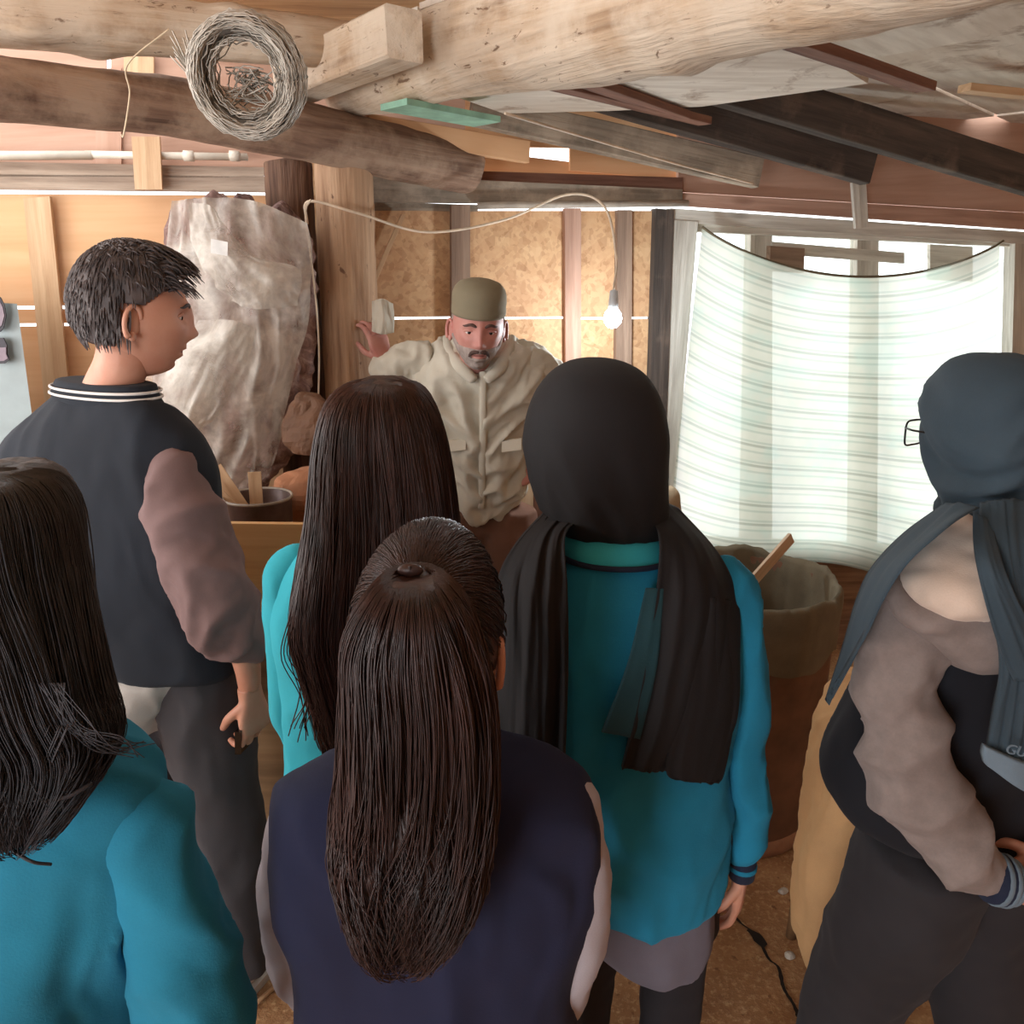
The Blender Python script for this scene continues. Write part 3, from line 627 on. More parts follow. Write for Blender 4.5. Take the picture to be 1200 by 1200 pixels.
# ------------------------------------------------------------------ left background: bench, pot, wrapped bundle, sacks, panel
bY = 1.93
bl0 = atz(-40, 1050, 0); 
def bx(name, x0, x1, y0, y1, z0, z1, mat, parent): return link(name, MB().box(((x0+x1)/2, (y0+y1)/2, (z0+z1)/2), x1-x0, y1-y0, z1-z0), mat, parent, False)
bench = empty('workbench', (-0.75, 2.15, 0), 'plywood workbench with a raised orange front board behind the teenage boy', 'workbench')
x0, x1 = -1.45, -0.36
bx('front_board', x0, x1, bY, bY+0.02, at(300, 752, bY).z, at(300, 614, bY).z, 'bench_front', bench)
zt = at(300, 614, bY).z - 0.09
bx('worktop', x0, x1, bY+0.02, 2.36, zt-0.02, zt, 'bench_body', bench)
bx('front_panel', x0, x1-0.02, bY+0.03, bY+0.05, 0.07, zt-0.03, 'bench_body', bench)
bx('side_panel', x1-0.04, x1-0.02, bY+0.05, 2.34, 0.07, zt-0.02, 'bench_body', bench)
bx('side_panel', x0+0.02, x0+0.04, bY+0.05, 2.34, 0.07, zt-0.02, 'bench_body', bench)
bx('plinth', x0, x1, bY-0.03, 2.34, 0.0, 0.075, 'bench_front', bench)
o = bx('socket_hole', at(292, 1030, bY).x, at(312, 1030, bY).x, bY-0.01, bY+0.035, 0.085, 0.15, 'sticker_dark', bench)
pc = at(302, 582, 2.07); pr = 0.088
pot = empty('cooking_pot', (pc.x, pc.y, zt), 'dark metal pot with wooden slats in it on the workbench', 'pot')
hh = pc.z - zt
link('pot_body', MB().lathe((pc.x, pc.y, zt), [(0, 0.002), (pr*0.9, 0.0), (pr*0.97, 0.012), (pr, hh-0.004), (pr*1.04, hh), (pr*1.03, hh+0.004), (pr*0.95, hh-0.004), (pr*0.93, 0.012), (0, 0.01)], 40), 'steel_pot', pot)
link('rim', MB().lathe((pc.x, pc.y, zt+hh), [(pr*0.97, 0.0), (pr*1.0, 0.004), (pr*1.045, 0.003), (pr*1.045, -0.003), (pr*0.97, 0.0)], 40), 'pipe_grey', pot)
for a, b, w, lb in (((302, 611, 2.09), (298, 553, 2.11), 0.034, 'short upright wooden slat standing in the metal pot'), ((292, 607, 2.06), (252, 548, 2.10), 0.036, 'long wooden slat leaning left out of the metal pot'), ((285, 607, 2.04), (246, 566, 2.06), 0.024, 'second slat leaning left in the pot, below the long one')):
    beam('wooden_slat', at(*a), at(*b), 0.008, w, 'pine', label=lb, cat='slat', rough=0.001, group='slats in the pot', up=(1, 0.15, 0))
# brown paper sacks behind the pot
def crumple(name, c, r, mat, label, cat, seed, amp=0.03, parent=None):
    mb = MB().ell(c, r, None, 36, 24); me = mb.mesh(name)
    displace(me, lambda p, n: amp*(noise.noise((p-Vector(c))*9+Vector((seed, 0, 0))) + 0.5*abs(noise.noise((p-Vector(c))*22+Vector((0, seed, 0))))))
    for v in me.vertices: v.co.z = max(v.co.z, c[2]-r[2]*0.8)
    return tag(link(name, me, mat, parent, False), label, cat)
c = at(364, 592, 2.24); crumple('paper_sack', (c.x, c.y, zt+0.075), (0.10, 0.07, 0.09), 'paper_brown', 'crumpled brown paper sack behind the pot on the bench', 'sack', 3)
c = at(348, 545, 2.27); crumple('paper_sack', (c.x+0.03, c.y+0.05, zt+0.27), (0.075, 0.05, 0.10), 'barrel', 'dark crumpled sack standing against the dark post', 'sack', 8)
# plastic wrapped bundle hanging
bY2 = 2.48
bun = empty('hanging_bundle', at(285, 240, bY2), 'mottled bundle wrapped in clear plastic sheeting hanging by the post', 'bundle')
rows = [row(222, 300, 232, bY2+0.12, 0.03), row(200, 348, 250, bY2+0.12, 0.05), row(196, 364, 300, bY2+0.12, 0.07), (row(186, 366, 380, bY2+0.12, 0.08)), row(180, 362, 450, bY2+0.12, 0.085), row(186, 350, 520, bY2+0.12, 0.08), row(215, 322, 555, bY2+0.12, 0.07), row(235, 312, 572, bY2+0.12, 0.04)]
me = remesh(loft(rows, 24, 32), 0.012, 2); displace(me, fold(0.05, 9, 9, 4, 2, True, 0.015, 30)); link('wool_bale', me, 'wrapped', bun)
def sheetmesh(cols, nu, nv, amp, seed, freq=(6, 4)):
    # cols: list of rows of (px,py,Y) control points -> smooth crumpled sheet
    G = np.array([[list(at(*p)) for p in r] for r in cols]); a = np.stack([spline(G[:, j], nv) for j in range(G.shape[1])], 1)
    b = np.stack([spline(a[i], nu) for i in range(nv)], 0); mb = MB()
    for i in range(nv):
        for j in range(nu):
            p = Vector(b[i, j]); u, v = j/nu, i/nv
            d = amp*(1-2*abs(noise.noise(Vector((u*freq[0]+seed, v*freq[1], seed))))) + amp*0.5*noise.noise(Vector((u*freq[0]*3, v*freq[1]*3, seed)))
            mb.v.append((p.x, p.y-d, p.z))
    mb.f = [(i*nu+j, (i+1)*nu+j, (i+1)*nu+j+1, i*nu+j+1) for i in range(nv-1) for j in range(nu-1)]
    return mb
link('plastic_sheet', sheetmesh([[(205, 236, 2.46), (240, 232, 2.42), (300, 236, 2.42), (362, 262, 2.46)], [(196, 300, 2.42), (235, 300, 2.36), (310, 310, 2.36), (366, 320, 2.43)], [(186, 360, 2.4), (230, 370, 2.34), (310, 380, 2.33), (360, 385, 2.42)], [(172, 440, 2.38), (225, 450, 2.32), (300, 455, 2.33), (340, 460, 2.42)], [(170, 500, 2.38), (225, 520, 2.33), (290, 530, 2.35), (333, 500, 2.43)], [(180, 530, 2.38), (232, 555, 2.36), (285, 572, 2.38), (318, 555, 2.43)]], 50, 60, 0.022, 4), 'polythene', bun)
link('torn_plastic', sheetmesh([[(224, 238, 2.36), (250, 242, 2.33), (262, 262, 2.35)], [(228, 290, 2.33), (262, 285, 2.29), (300, 300, 2.33)], [(250, 330, 2.32), (290, 330, 2.26), (352, 316, 2.32)], [(272, 352, 2.33), (300, 362, 2.28), (350, 358, 2.33)]], 30, 30, 0.02, 9, (4, 4)), 'polythene', bun)
link('torn_plastic', sheetmesh([[(235, 375, 2.32), (275, 375, 2.28), (302, 385, 2.32)], [(200, 430, 2.31), (250, 420, 2.27), (290, 425, 2.31)], [(178, 480, 2.31), (220, 490, 2.27), (262, 480, 2.31)], [(178, 500, 2.32), (210, 515, 2.30), (235, 505, 2.32)]], 30, 30, 0.015, 14, (4, 4)), 'polythene', bun)
link('price_tag', MB().obox(at(257, 290, 2.25), Vector((0.022, 0, -0.004)), Vector((0, 0.001, 0)), Vector((0.002, 0, 0.018))), 'white_plastic', bun, False)
# dark cloth by the post and the pale panel at the edge
pn = empty('leaning_whiteboard', (-1.58, 2.3, 0), 'pale bluish whiteboard with printed dark shapes at left edge behind the boy', 'whiteboard')
a, b = at(20, 356, 2.35), at(55, 620, 2.35); 
link('panel_board', MB().add([at(-220, 340, 2.3), at(20, 356, 2.38), at(58, 640, 2.38), at(-220, 640, 2.3), at(-220, 340, 2.33), at(20, 356, 2.41), at(58, 640, 2.41), at(-220, 640, 2.33)], [(0, 3, 2, 1), (4, 5, 6, 7), (0, 1, 5, 4), (1, 2, 6, 5), (2, 3, 7, 6), (3, 0, 4, 7)]), 'pale_panel', pn, False)
bt = at(20, 640, 2.39); bx('panel_foot', -1.9, bt.x, 2.36, 2.40, 0, bt.z+0.01, 'pale_panel', pn)
def flatshape(nm, pts, Y, mat, th=0.004): 
    fr = [at(x, y, Y) for x, y in pts]; bk = [p+Vector((0, th, 0)) for p in fr]; n = len(fr)
    return link(nm, MB().add(fr+bk, [tuple(range(n)), tuple(range(2*n-1, n-1, -1))]+[(i, (i+1) % n, n+(i+1) % n, n+i) for i in range(n)]), mat, pn, False)
flatshape('printed_shape', [(-14, 348), (0, 348), (5, 358), (7, 370), (4, 384), (0, 389), (-14, 389)], 2.345, 'sticker_dark')
flatshape('printed_shape', [(-14, 352), (-1, 352), (3, 360), (5, 370), (2, 381), (-2, 385), (-14, 385)], 2.343, 'sticker_grey')
flatshape('printed_shape', [(-14, 396), (4, 396), (8, 405), (8, 415), (11, 421), (5, 426), (-14, 427)], 2.345, 'sticker_dark')
flatshape('printed_shape', [(-14, 408), (7, 407), (7, 415), (9, 420), (4, 423), (-14, 424)], 2.343, 'sticker_grey')
# things to the right of the man
beam('leaning_board', (at(625, 640, 2.75).x, 2.80, 0.0), at(640, 430, 2.98), 0.02, 0.22, 'pine', label='orange-brown board leaning on the wall to the right of the man', cat='board', up=(1, 0, 0))
beam('leaning_board', (at(652, 640, 2.6).x, 2.66, 0.0), at(640, 505, 2.84), 0.03, 0.10, 'batten_red', label='narrow reddish board leaning low beside the man', cat='board', up=(1, 0, 0))
c = at(788, 640, 2.72)
me = remesh(loft([wrow(c.x, 2.72, 0.0, 0.08, 0.08), wrow(c.x, 2.72, 0.3, 0.085, 0.085), wrow(c.x-0.005, 2.72, 0.7, 0.075, 0.08), row(758, 800, 620, 2.72, 0.05), row(766, 796, 582, 2.72, 0.035), row(775, 788, 570, 2.72, 0.02)], 30, 24), 0.01, 2); displace(me, fold(0.02, 10, 10, 6, 5))
tag(link('burlap_sack', me, 'burlap'), 'tall beige burlap sack standing between the black-scarfed person and the window', 'sack')
beam('diagonal_batten', onwall(436, 335, 0.03), onwall(473, 252, 0.03), 0.015, 0.02, 'pine', wall, up=WN)

# barrel
bc = Vector((0.72, 2.32, 0)); br = 0.275
zr = 0.80
barrel = empty('barrel', bc, 'tall brown drum lined with green canvas folded over the rim', 'barrel')
link('drum', MB().lathe(bc, [(0, 0.004), (br*0.97, 0.0), (br, 0.03), (br*1.01, 0.3), (br, zr-0.01), (br*0.985, zr), (br*0.96, zr-0.01), (br*0.95, 0.1), (0, 0.09)], 56), 'barrel', barrel)
link('hoop', MB().lathe(bc, [(br*1.0, 0.0), (br*1.025, 0.005), (br*1.03, 0.05), (br*1.0, 0.055)], 56), 'barrel_hoop', barrel)
mb = MB(); seg = 120; prof = [(0.93, -0.42), (0.93, -0.20), (0.935, -0.06), (0.955, 0.005), (0.99, 0.022), (1.03, 0.008), (1.045, -0.03), (1.04, -0.09), (1.035, -0.17)]
for i, (r, z) in enumerate(prof):
    for k in range(seg):
        a = 2*PI*k/seg; s = noise.noise(Vector((math.cos(a)*4, math.sin(a)*4, i*0.35)))
        s2 = noise.noise(Vector((math.cos(a)*14, math.sin(a)*14, i*0.6)))
        rr = br*r + 0.010*s + 0.006*s2; zz = zr + z + (0.020*noise.noise(Vector((math.cos(a)*2.2, math.sin(a)*2.2, 3))) if 2 < i < 7 else (0.05*noise.noise(Vector((math.cos(a)*2, math.sin(a)*2, 9))) if i == 8 else 0)) + 0.006*s2
        mb.v.append((bc.x+rr*math.cos(a), bc.y+rr*math.sin(a), zz))
mb.f = [(i*seg+k, i*seg+(k+1) % seg, (i+1)*seg+(k+1) % seg, (i+1)*seg+k) for i in range(len(prof)-1) for k in range(seg)]
link('canvas_lining', mb, 'canvas', barrel)
link('contents', MB().lathe(bc, [(0, 0.62), (br*0.5, 0.61), (br*0.93, 0.60), (br*0.93, 0.5)], 40), 'barrel', barrel)
p1 = at(927, 630, 2.42); p0 = at(850, 718, 2.22); p0 = p1 + (p0-p1)*1.25
beam('paddle', p0, p1, 0.012, 0.036, 'paddle', label='flat wooden paddle sticking up out of the barrel', cat='paddle', rough=0.001, up=(-0.6, -0.3, 0.6))
# floor litter
st = atz(288, 1190, 0); s2 = atz(326, 1156, 0); st.z = s2.z = 0.008
tag(link('stick', MB().tube([st, s2], 0.006, 8), 'pine'), 'thin wooden stick lying on the earth floor', 'stick')
for x, y, s, lb in ((918, 1046, 0.012, 'small pale scrap on the floor in front of the barrel'), (926, 1122, 0.012, 'small pale scrap on the floor beside the dark crack')):
    c = atz(x, y, 0); mb = MB().ell((c.x, c.y, s*0.5), (s*1.3, s, s*0.6), None, 10, 6); me = mb.mesh('scrap'); displace(me, lambda p, n: 0.006*noise.noise(p*60)); tag(link('scrap', me, 'debris', None, False), lb, 'scrap')

# ------------------------------------------------------------------ people: head, hand, body builders
NU, NV = 84, 64
def head_point(th, ph, s=(1, 1, 1)):
    ct, st = math.cos(th), math.sin(th); c = max(ct, 0.0)**0.82; x = 0.076*c*math.sin(ph); y = 0.097*c*math.cos(ph); z = 0.118*st
    k = min(1.0, max(0.0, -z/0.118))
    x *= 1-0.40*k**1.4
    if y > 0: y = y*(1-0.05*k) + 0.010*k*c
    else: y *= 1-0.42*k
    if z > 0.03 and y < 0: y *= 1.03
    if y > 0.02:
        g = lambda a, b, sa, sb: math.exp(-((x-a)/sa)**2-((z-b)/sb)**2)
        y += 0.013*g(0, 0.0, 0.009, 0.026) + 0.019*g(0, -0.030, 0.012, 0.013) + 0.006*(g(0.013, -0.036, 0.007, 0.007)+g(-0.013, -0.036, 0.007, 0.007))
        y -= 0.010*(g(0.031, 0.004, 0.017, 0.011)+g(-0.031, 0.004, 0.017, 0.011))
        y += 0.006*(g(0.030, 0.024, 0.024, 0.008)+g(-0.030, 0.024, 0.024, 0.008))
        y += 0.007*g(0, -0.057, 0.022, 0.006)+0.007*g(0, -0.072, 0.020, 0.007)-0.005*g(0, -0.0645, 0.024, 0.0025)
        y += 0.008*g(0, -0.099, 0.020, 0.014)-0.004*g(0, -0.083, 0.018, 0.006)
        y += 0.004*(g(0.046, -0.020, 0.02, 0.02)+g(-0.046, -0.020, 0.02, 0.02))
    return Vector((x*s[0], y*s[1], z*s[2]))
def head_grid():
    th = [-PI/2+PI*(j+0.5)/NV for j in range(NV)]; return th, [2*PI*i/NU for i in range(NU)]
def head_mb(mb, m4, ears=True):
    th, ph = head_grid(); vs = [m4 @ head_point(t, p) for t in th for p in ph]
    fs = [(j*NU+(i+1) % NU, j*NU+i, (j+1)*NU+i, (j+1)*NU+(i+1) % NU) for j in range(NV-1) for i in range(NU)]
    fs += [tuple(i for i in range(NU)), tuple((NV-1)*NU+i for i in range(NU-1, -1, -1))]; mb.add(vs, fs)
    if ears:
        for sd in (-1, 1):
            c = Vector((sd*0.076, -0.008, -0.012)); e = m4.to_3x3() @ Matrix.Rotation(sd*R(28), 3, 'Z') @ Matrix.Rotation(R(-8), 3, 'X')
            mb.ell(m4 @ c, (0.006, 0.016, 0.029), e, 14, 10)
            rim = [Vector((0.006*sd, 0.013*math.cos(a)-0.003, 0.027*math.sin(a))) if True else 0 for a in np.linspace(R(15), R(255), 16)]
            rim = [m4 @ c + e @ Vector((p.x, p.y*1.25, p.z*1.08)) for p in rim]
            mb.tube(rim, [0.0028, 0.0042, 0.0048]+[0.0048]*10+[0.005, 0.006, 0.005], 8)
            mb.ell(m4 @ c + e @ Vector((0.004*sd, 0.0, -0.026)), (0.0045, 0.0075, 0.009), e, 10, 8)
    return mb
def patch(name, m4, cond, off, mat, parent, seed=0, rough=0.0, rs=40):
    # shell over the part of the head where cond(x, y, z) > 0; thickness follows cond
    th, ph = head_grid(); mb = MB(); P_ = {}; inner = {}
    val = [[cond(head_point(t, p)) for p in ph] for t in th]
    ok = lambda j, i: val[j][i % NU] > 0
    def vid(j, i, o):
        i %= NU; d = P_ if o else inner
        if (j, i) not in d:
            p = head_point(th[j], ph[i]); n = Vector((p.x/0.0058, p.y/0.0094, p.z/0.0139)).normalized()
            q = p + n*((off*min(1, val[j][i]*3)+rough*noise.noise(p*rs+Vector((seed, 0, 0)))*min(1, val[j][i]*2)) if o else -0.004); mb.v.append(tuple(m4 @ q)); d[(j, i)] = len(mb.v)-1
        return d[(j, i)]
    cells = {(j, i) for j in range(NV-1) for i in range(NU) if ok(j, i) and ok(j, i+1) and ok(j+1, i) and ok(j+1, i+1)}
    for j, i in cells:
        mb.f.append((vid(j, i+1, 1), vid(j, i, 1), vid(j+1, i, 1), vid(j+1, i+1, 1)))
        for (dj, di, a, b) in ((-1, 0, (j, i), (j, i+1)), (1, 0, (j+1, i+1), (j+1, i)), (0, -1, (j+1, i), (j, i)), (0, 1, (j, i+1), (j+1, i+1))):
            if (j+dj, (i+di) % NU) not in cells:
                if j+dj == NV-1 and dj == 1: continue
                mb.f.append((vid(*a, 1), vid(*b, 1), vid(*b, 0), vid(*a, 0)))
    if any(j == NV-2 for j, i in cells):
        mb.f.append(tuple(vid(NV-1, i, 1) for i in range(NU-1, -1, -1)))
    return link(name, mb, mat, parent)
def head_matrix(c, yaw, pitch=0, roll=0, s=1.0):
    m = Matrix.Rotation(yaw, 4, 'Z') @ Matrix.Rotation(pitch, 4, 'X') @ Matrix.Rotation(roll, 4, 'Y') @ Matrix.Scale(s, 4); m.translation = Vector(c); return m
def face_parts(m4, parent, brow='hair_brown', lips='lips', browth=0.0035):
    for sd in (-1, 1):
        e = link('eye', MB().ell(m4 @ Vector((sd*0.031, 0.0705, 0.003)), (0.0125,)*3, None, 16, 10), 'eye_white', parent)
        link('iris', MB().ell(m4 @ Vector((sd*0.031, 0.0812, 0.002)), (0.0055, 0.0036, 0.0055), m4.to_3x3(), 12, 8), 'iris', e)
        lid = [m4 @ Vector((sd*0.031+0.0165*t, 0.0835-0.010*t*t-sd*0.004*t, 0.0085-0.006*t*t)) for t in np.linspace(-1, 1, 9)]
        link('eyelid', MB().tube(lid, [0.002, 0.0034, 0.0036, 0.0036, 0.0036, 0.0036, 0.0036, 0.0034, 0.002], 8), parent['skin'], parent)
        bl_ = [m4 @ Vector((sd*(0.012+0.038*t), 0.0975-0.020*t*t, 0.021+0.006*math.sin(PI*min(1, t*1.2)))) for t in np.linspace(0, 1, 9)]
        link('eyebrow', MB().tube(bl_, [0.6*browth, browth, browth*1.1, browth*1.1, browth, browth, browth*0.9, browth*0.7, browth*0.3], 8), brow, parent)
    link('lips', MB().tube([m4 @ Vector((0.022*t, 0.0845-0.011*t*t, -0.0645+0.001*t*t)) for t in np.linspace(-1, 1, 11)], [0.001, 0.003, 0.0045, 0.005, 0.005, 0.0045, 0.005, 0.005, 0.0045, 0.003, 0.001], 8), lips, parent)
def hand_mesh(m4, curl=0.45, side=1, s=1.0, thumb=0.5):
    # wrist at the origin, fingers along +Y, palm looks to -Z, thumb on side*X
    mb = MB(); A = [(0, -0.02, 0, .026, .019), (0, 0.01, 0, .029, .017), (0.002*side, 0.045, 0, .039, .015), (0, 0.075, 0, .041, .0135), (0, 0.09, 0, .036, .010)]
    loft([[a[0], a[2], -a[1], a[3], a[4], 0] for a in A], 14, 18, 2.6, mb)
    mb.v = [(x, -z, y) for x, y, z in mb.v]
    for k, (ox, L, oy) in enumerate(((0.030, 0.072, 0.083), (0.010, 0.080, 0.088), (-0.010, 0.075, 0.086), (-0.029, 0.058, 0.078))):
        p = Vector((ox*side, oy-0.012, 0.0)); pts = [p]; a = 0.0; rr = [0.0088]
        for q, f in enumerate((0.45, 0.32, 0.23)):
            a += curl*(0.7 if q == 0 else 1.1)*(1+0.12*k); d = Vector((ox*side*2.0, math.cos(a), -math.sin(a)));
            if q: d.x *= 0.3
            p = p + d.normalized()*L*f + (Vector((0, 0.012, 0)) if q == 0 else Vector()); pts.append(p); rr.append((0.0082, 0.0075, 0.0062)[q])
        mb.tube(pts, rr, 10, 14)
    t0 = Vector((0.022*side, 0.020, -0.002)); d = Vector((side*(0.75-0.25*thumb), 0.72, -0.35-0.5*thumb)).normalized()
    t1 = t0+d*0.042; d2 = Vector((side*(0.35-0.5*thumb), 0.85, -0.4-0.4*thumb)).normalized(); mb.tube([t0, t1, t1+d2*0.03, t1+d2*0.052], [0.0125, 0.0105, 0.0092, 0.0068], 10, 14)
    me = remesh(mb, 0.0032, 3); me.transform(m4 @ Matrix.Scale(s, 4)); return me
def hand_matrix(wrist, direction, palm, roll=0):
    y = Vector(direction).normalized(); z = -Vector(palm); z = (z-y*z.dot(y)).normalized(); x = y.cross(z); m = Matrix((x, y, z)).transposed().to_4x4(); m.translation = Vector(wrist); return m
def join(meshes, name):
    bm = bmesh.new()
    for m in meshes: bm.from_mesh(m)
    me = bpy.data.meshes.new(name); bm.to_mesh(me); bm.free(); return me
def make_body(root, m4, neck_to, torso, limbs, hands, skin):
    # one mesh: head with ears, neck, trunk and limbs grown together, hands continuing the wrists
    core = MB(); hc = m4.translation
    core.tube([m4 @ Vector((0, -0.012, -0.04)), m4 @ Vector((0, -0.022, -0.10)), Vector(neck_to), Vector(neck_to)+Vector((0, 0, -0.06))], [0.052, 0.050, 0.053, 0.055], 20, 14)
    for pts, rr in torso+limbs: core.tube(pts, rr, 16, 20)
    parts = [remesh(core, 0.009, 3), head_mb(MB(), m4).mesh()] + hands
    root['skin'] = skin; return link('body', join(parts, 'body'), skin, root)
def legs(root, hip, yaw, mt, ms, stance=0.10, foot_l=None, foot_r=None, r=(0.088, 0.068, 0.055), waist=None, z0=0.0, seed=0, skinlegs=True):
    hip = Vector(hip); fx = Vector((math.cos(yaw), math.sin(yaw), 0)); fy = Vector((-fx.y, fx.x, 0)); mb = MB(); L = []
    for sd, ft in ((-1, foot_l), (1, foot_r)):
        h = hip + fx*sd*0.085; f = Vector(ft) if ft is not None else Vector((hip.x, hip.y, 0)) + fx*sd*stance
        k = (h*0.48 + Vector((f.x, f.y, 0.09))*0.52) + fy*0.02; an = Vector((f.x, f.y, 0.085)); L.append((f, an))
        mb.tube([h+Vector((0, 0, 0.04)), h*0.65+k*0.35, k, k*0.45+an*0.55, an-Vector((0, 0, 0.02))], [r[0], r[0]*0.98, r[1], r[1]*0.92, r[2]], 18, 26)
        sh = MB(); 
        rows_ = [(-0.085, 0.020, 0.030), (-0.07, 0.034, 0.062), (-0.02, 0.037, 0.075), (0.04, 0.041, 0.062), (0.10, 0.045, 0.046), (0.15, 0.040, 0.034), (0.175, 0.022, 0.022)]
        vs = []
        for y, w, hgt in rows_:
            for q in range(16):
                a = 2*PI*q/16; vs.append(f + fx*w*math.cos(a)*(1.0) + fy*y + Vector((0, 0, max(0.016, 0.018+hgt*0.5+hgt*0.5*math.sin(a)))))
        fs = [(i*16+q, i*16+(q+1) % 16, (i+1)*16+(q+1) % 16, (i+1)*16+q) for i in range(len(rows_)-1) for q in range(16)]+[tuple(range(15, -1, -1)), tuple(6*16+q for q in range(16))]
        so = link('shoe', sh.add(vs, fs), ms, root)
        sl = MB(); vs = []
        for z in (0.002, 0.024):
            for y, w in ((-0.088, 0.015), (-0.075, 0.036), (-0.02, 0.040), (0.05, 0.044), (0.10, 0.048), (0.15, 0.043), (0.18, 0.022)): vs.append(f+fx*w+fy*y+Vector((0, 0, z)))
            for y, w in ((0.18, 0.022), (0.15, 0.043), (0.10, 0.048), (0.05, 0.044), (-0.02, 0.040), (-0.075, 0.036), (-0.088, 0.015)): vs.append(f-fx*w+fy*y+Vector((0, 0, z)))
        n = 14; link('sole', sl.add(vs, [tuple(range(n-1, -1, -1)), tuple(range(n, 2*n))]+[(q, (q+1) % n, n+(q+1) % n, n+q) for q in range(n)]), 'sole', so, False)
    mb.ell(hip+Vector((0, 0, 0.01)), (0.150, 0.092, 0.10), Matrix.Rotation(yaw, 3, 'Z'))
    if waist is not None: mb.tube([hip, Vector(waist)], [0.14, 0.13], 20)
    me = remesh(mb, 0.011, 5); displace(me, fold(0.012, 9, 9, 5, seed, True, 0.003, 28)); link('trousers', me, mt, root); return L
def garment(name, root, lofts=(), limbs=(), voxel=0.009, mat='teal', folds=None, smooth=4, extra=None):
    mb = MB()
    for a in lofts: loft(a, 26, 40, 2.3, mb)
    for a in limbs: limb(mb, a, 22, 18)
    if extra: extra(mb)
    me = remesh(mb, voxel, smooth)
    if folds: displace(me, folds)
    return link(name, me, mat, root)
def W_(px, py, Y): return at(px, py, Y)

# ---- ponytail student, navy jacket with grey sleeves
Y4 = 0.84
p4 = empty('person', (at(500, 900, Y4).x, Y4, 0), 'student with long brown ponytail in navy jacket with pale grey sleeves', 'person')
hc = at(501, 750, Y4+0.02); H = head_matrix(hc, R(-8), R(-6), R(3), 1.02)
hips = Vector((at(505, 1200, Y4).x, Y4+0.02, 0.78))
nb = at(508, 885, Y4+0.02)
hl, hr = Vector((hips.x-0.09, Y4+0.17, 0.86)), Vector((hips.x+0.09, Y4+0.17, 0.86))
make_body(p4, H, nb, [([nb+Vector((0, 0, -0.05)), nb*0.5+hips*0.5, hips], [0.05, 0.07, 0.08])],
          [([at(352, 945, Y4), at(358, 1108, Y4+0.01), at(405, 1175, Y4+0.13), hl], [0.030, 0.030, 0.020, 0.019]), ([at(668, 945, Y4), at(656, 1132, Y4+0.01), at(605, 1185, Y4+0.13), hr], [0.030, 0.030, 0.020, 0.019]), ([hips+Vector((-0.08, 0, 0)), Vector((hips.x-0.08, Y4+0.02, 0.08))], [0.036, 0.028]), ([hips+Vector((0.08, 0, 0)), Vector((hips.x+0.08, Y4+0.02, 0.08))], [0.036, 0.028])],
          [hand_mesh(hand_matrix(hl, (0.5, 0.7, -0.4), (0.6, -0.4, 0)), 0.5, 1, 0.9), hand_mesh(hand_matrix(hr, (-0.5, 0.7, -0.4), (-0.6, -0.4, 0)), 0.5, -1, 0.9)], 'skin')
face_parts(H, p4)
jk = garment('jacket_body', p4, [[row(462, 566, 866, Y4+0.01, 0.055), row(440, 594, 878, Y4+0.01, 0.065), row(382, 640, 892, Y4, 0.075), row(336, 686, 912, Y4, 0.085), row(318, 700, 940, Y4, 0.095), row(313, 700, 990, Y4, 0.11), row(318, 697, 1040, Y4, 0.115), row(340, 680, 1085, Y4, 0.118), row(350, 670, 1140, Y4, 0.12), row(350, 672, 1220, Y4, 0.12), wrow(hips.x, Y4, 0.80, 0.155, 0.12), wrow(hips.x, Y4, 0.74, 0.15, 0.115)]],
    mat='navy_vest', folds=fold(0.020, 8, 8, 3, 4, True, 0.002, 25))
garment('sleeve', p4, limbs=[[(348, 918, Y4, 20), (350, 945, Y4, 36), (348, 1000, Y4, 44), (350, 1060, Y4, 46), (356, 1108, Y4+0.01, 46), (372, 1150, Y4+0.07, 38), (405, 1175, Y4+0.13, 27)]], mat='grey_sleeve', folds=fold(0.010, 12, 12, 8, 2, True, 0.002, 40))
garment('sleeve', p4, limbs=[[(668, 918, Y4, 20), (670, 945, Y4, 36), (671, 1010, Y4, 44), (668, 1080, Y4, 46), (656, 1132, Y4+0.01, 46), (640, 1170, Y4+0.07, 38), (605, 1185, Y4+0.13, 27)]], mat='grey_sleeve', folds=fold(0.010, 12, 12, 8, 6, True, 0.002, 40))
for sd, a, b in ((-1, (405, 1175, Y4+0.13), hl), (1, (605, 1185, Y4+0.13), hr)):
    link('cuff', MB().tube([at(*a), at(*a)*0.3+b*0.7], [0.028, 0.026], 18), 'navy_rib', p4)
col_ = garment('collar', p4, [[row(470, 574, 884, Y4+0.012, 0.062), row(468, 574, 868, Y4+0.015, 0.060), row(472, 570, 852, Y4+0.018, 0.056)]], voxel=0.005, mat='navy_rib', smooth=2)
for y in (876, 865):
    link('stripe', MB().tube([Vector((c[0], c[1], c[2])) for c in [(lambda r: (r[0]+(r[3]+0.001)*math.cos(t), r[1]+(r[4]+0.001)*math.sin(t), r[2]))(row(469, 574, y, Y4+0.013, 0.0625)) for t in np.linspace(0, 2*PI, 40)]], 0.0022, 6), 'white_stripe', col_)
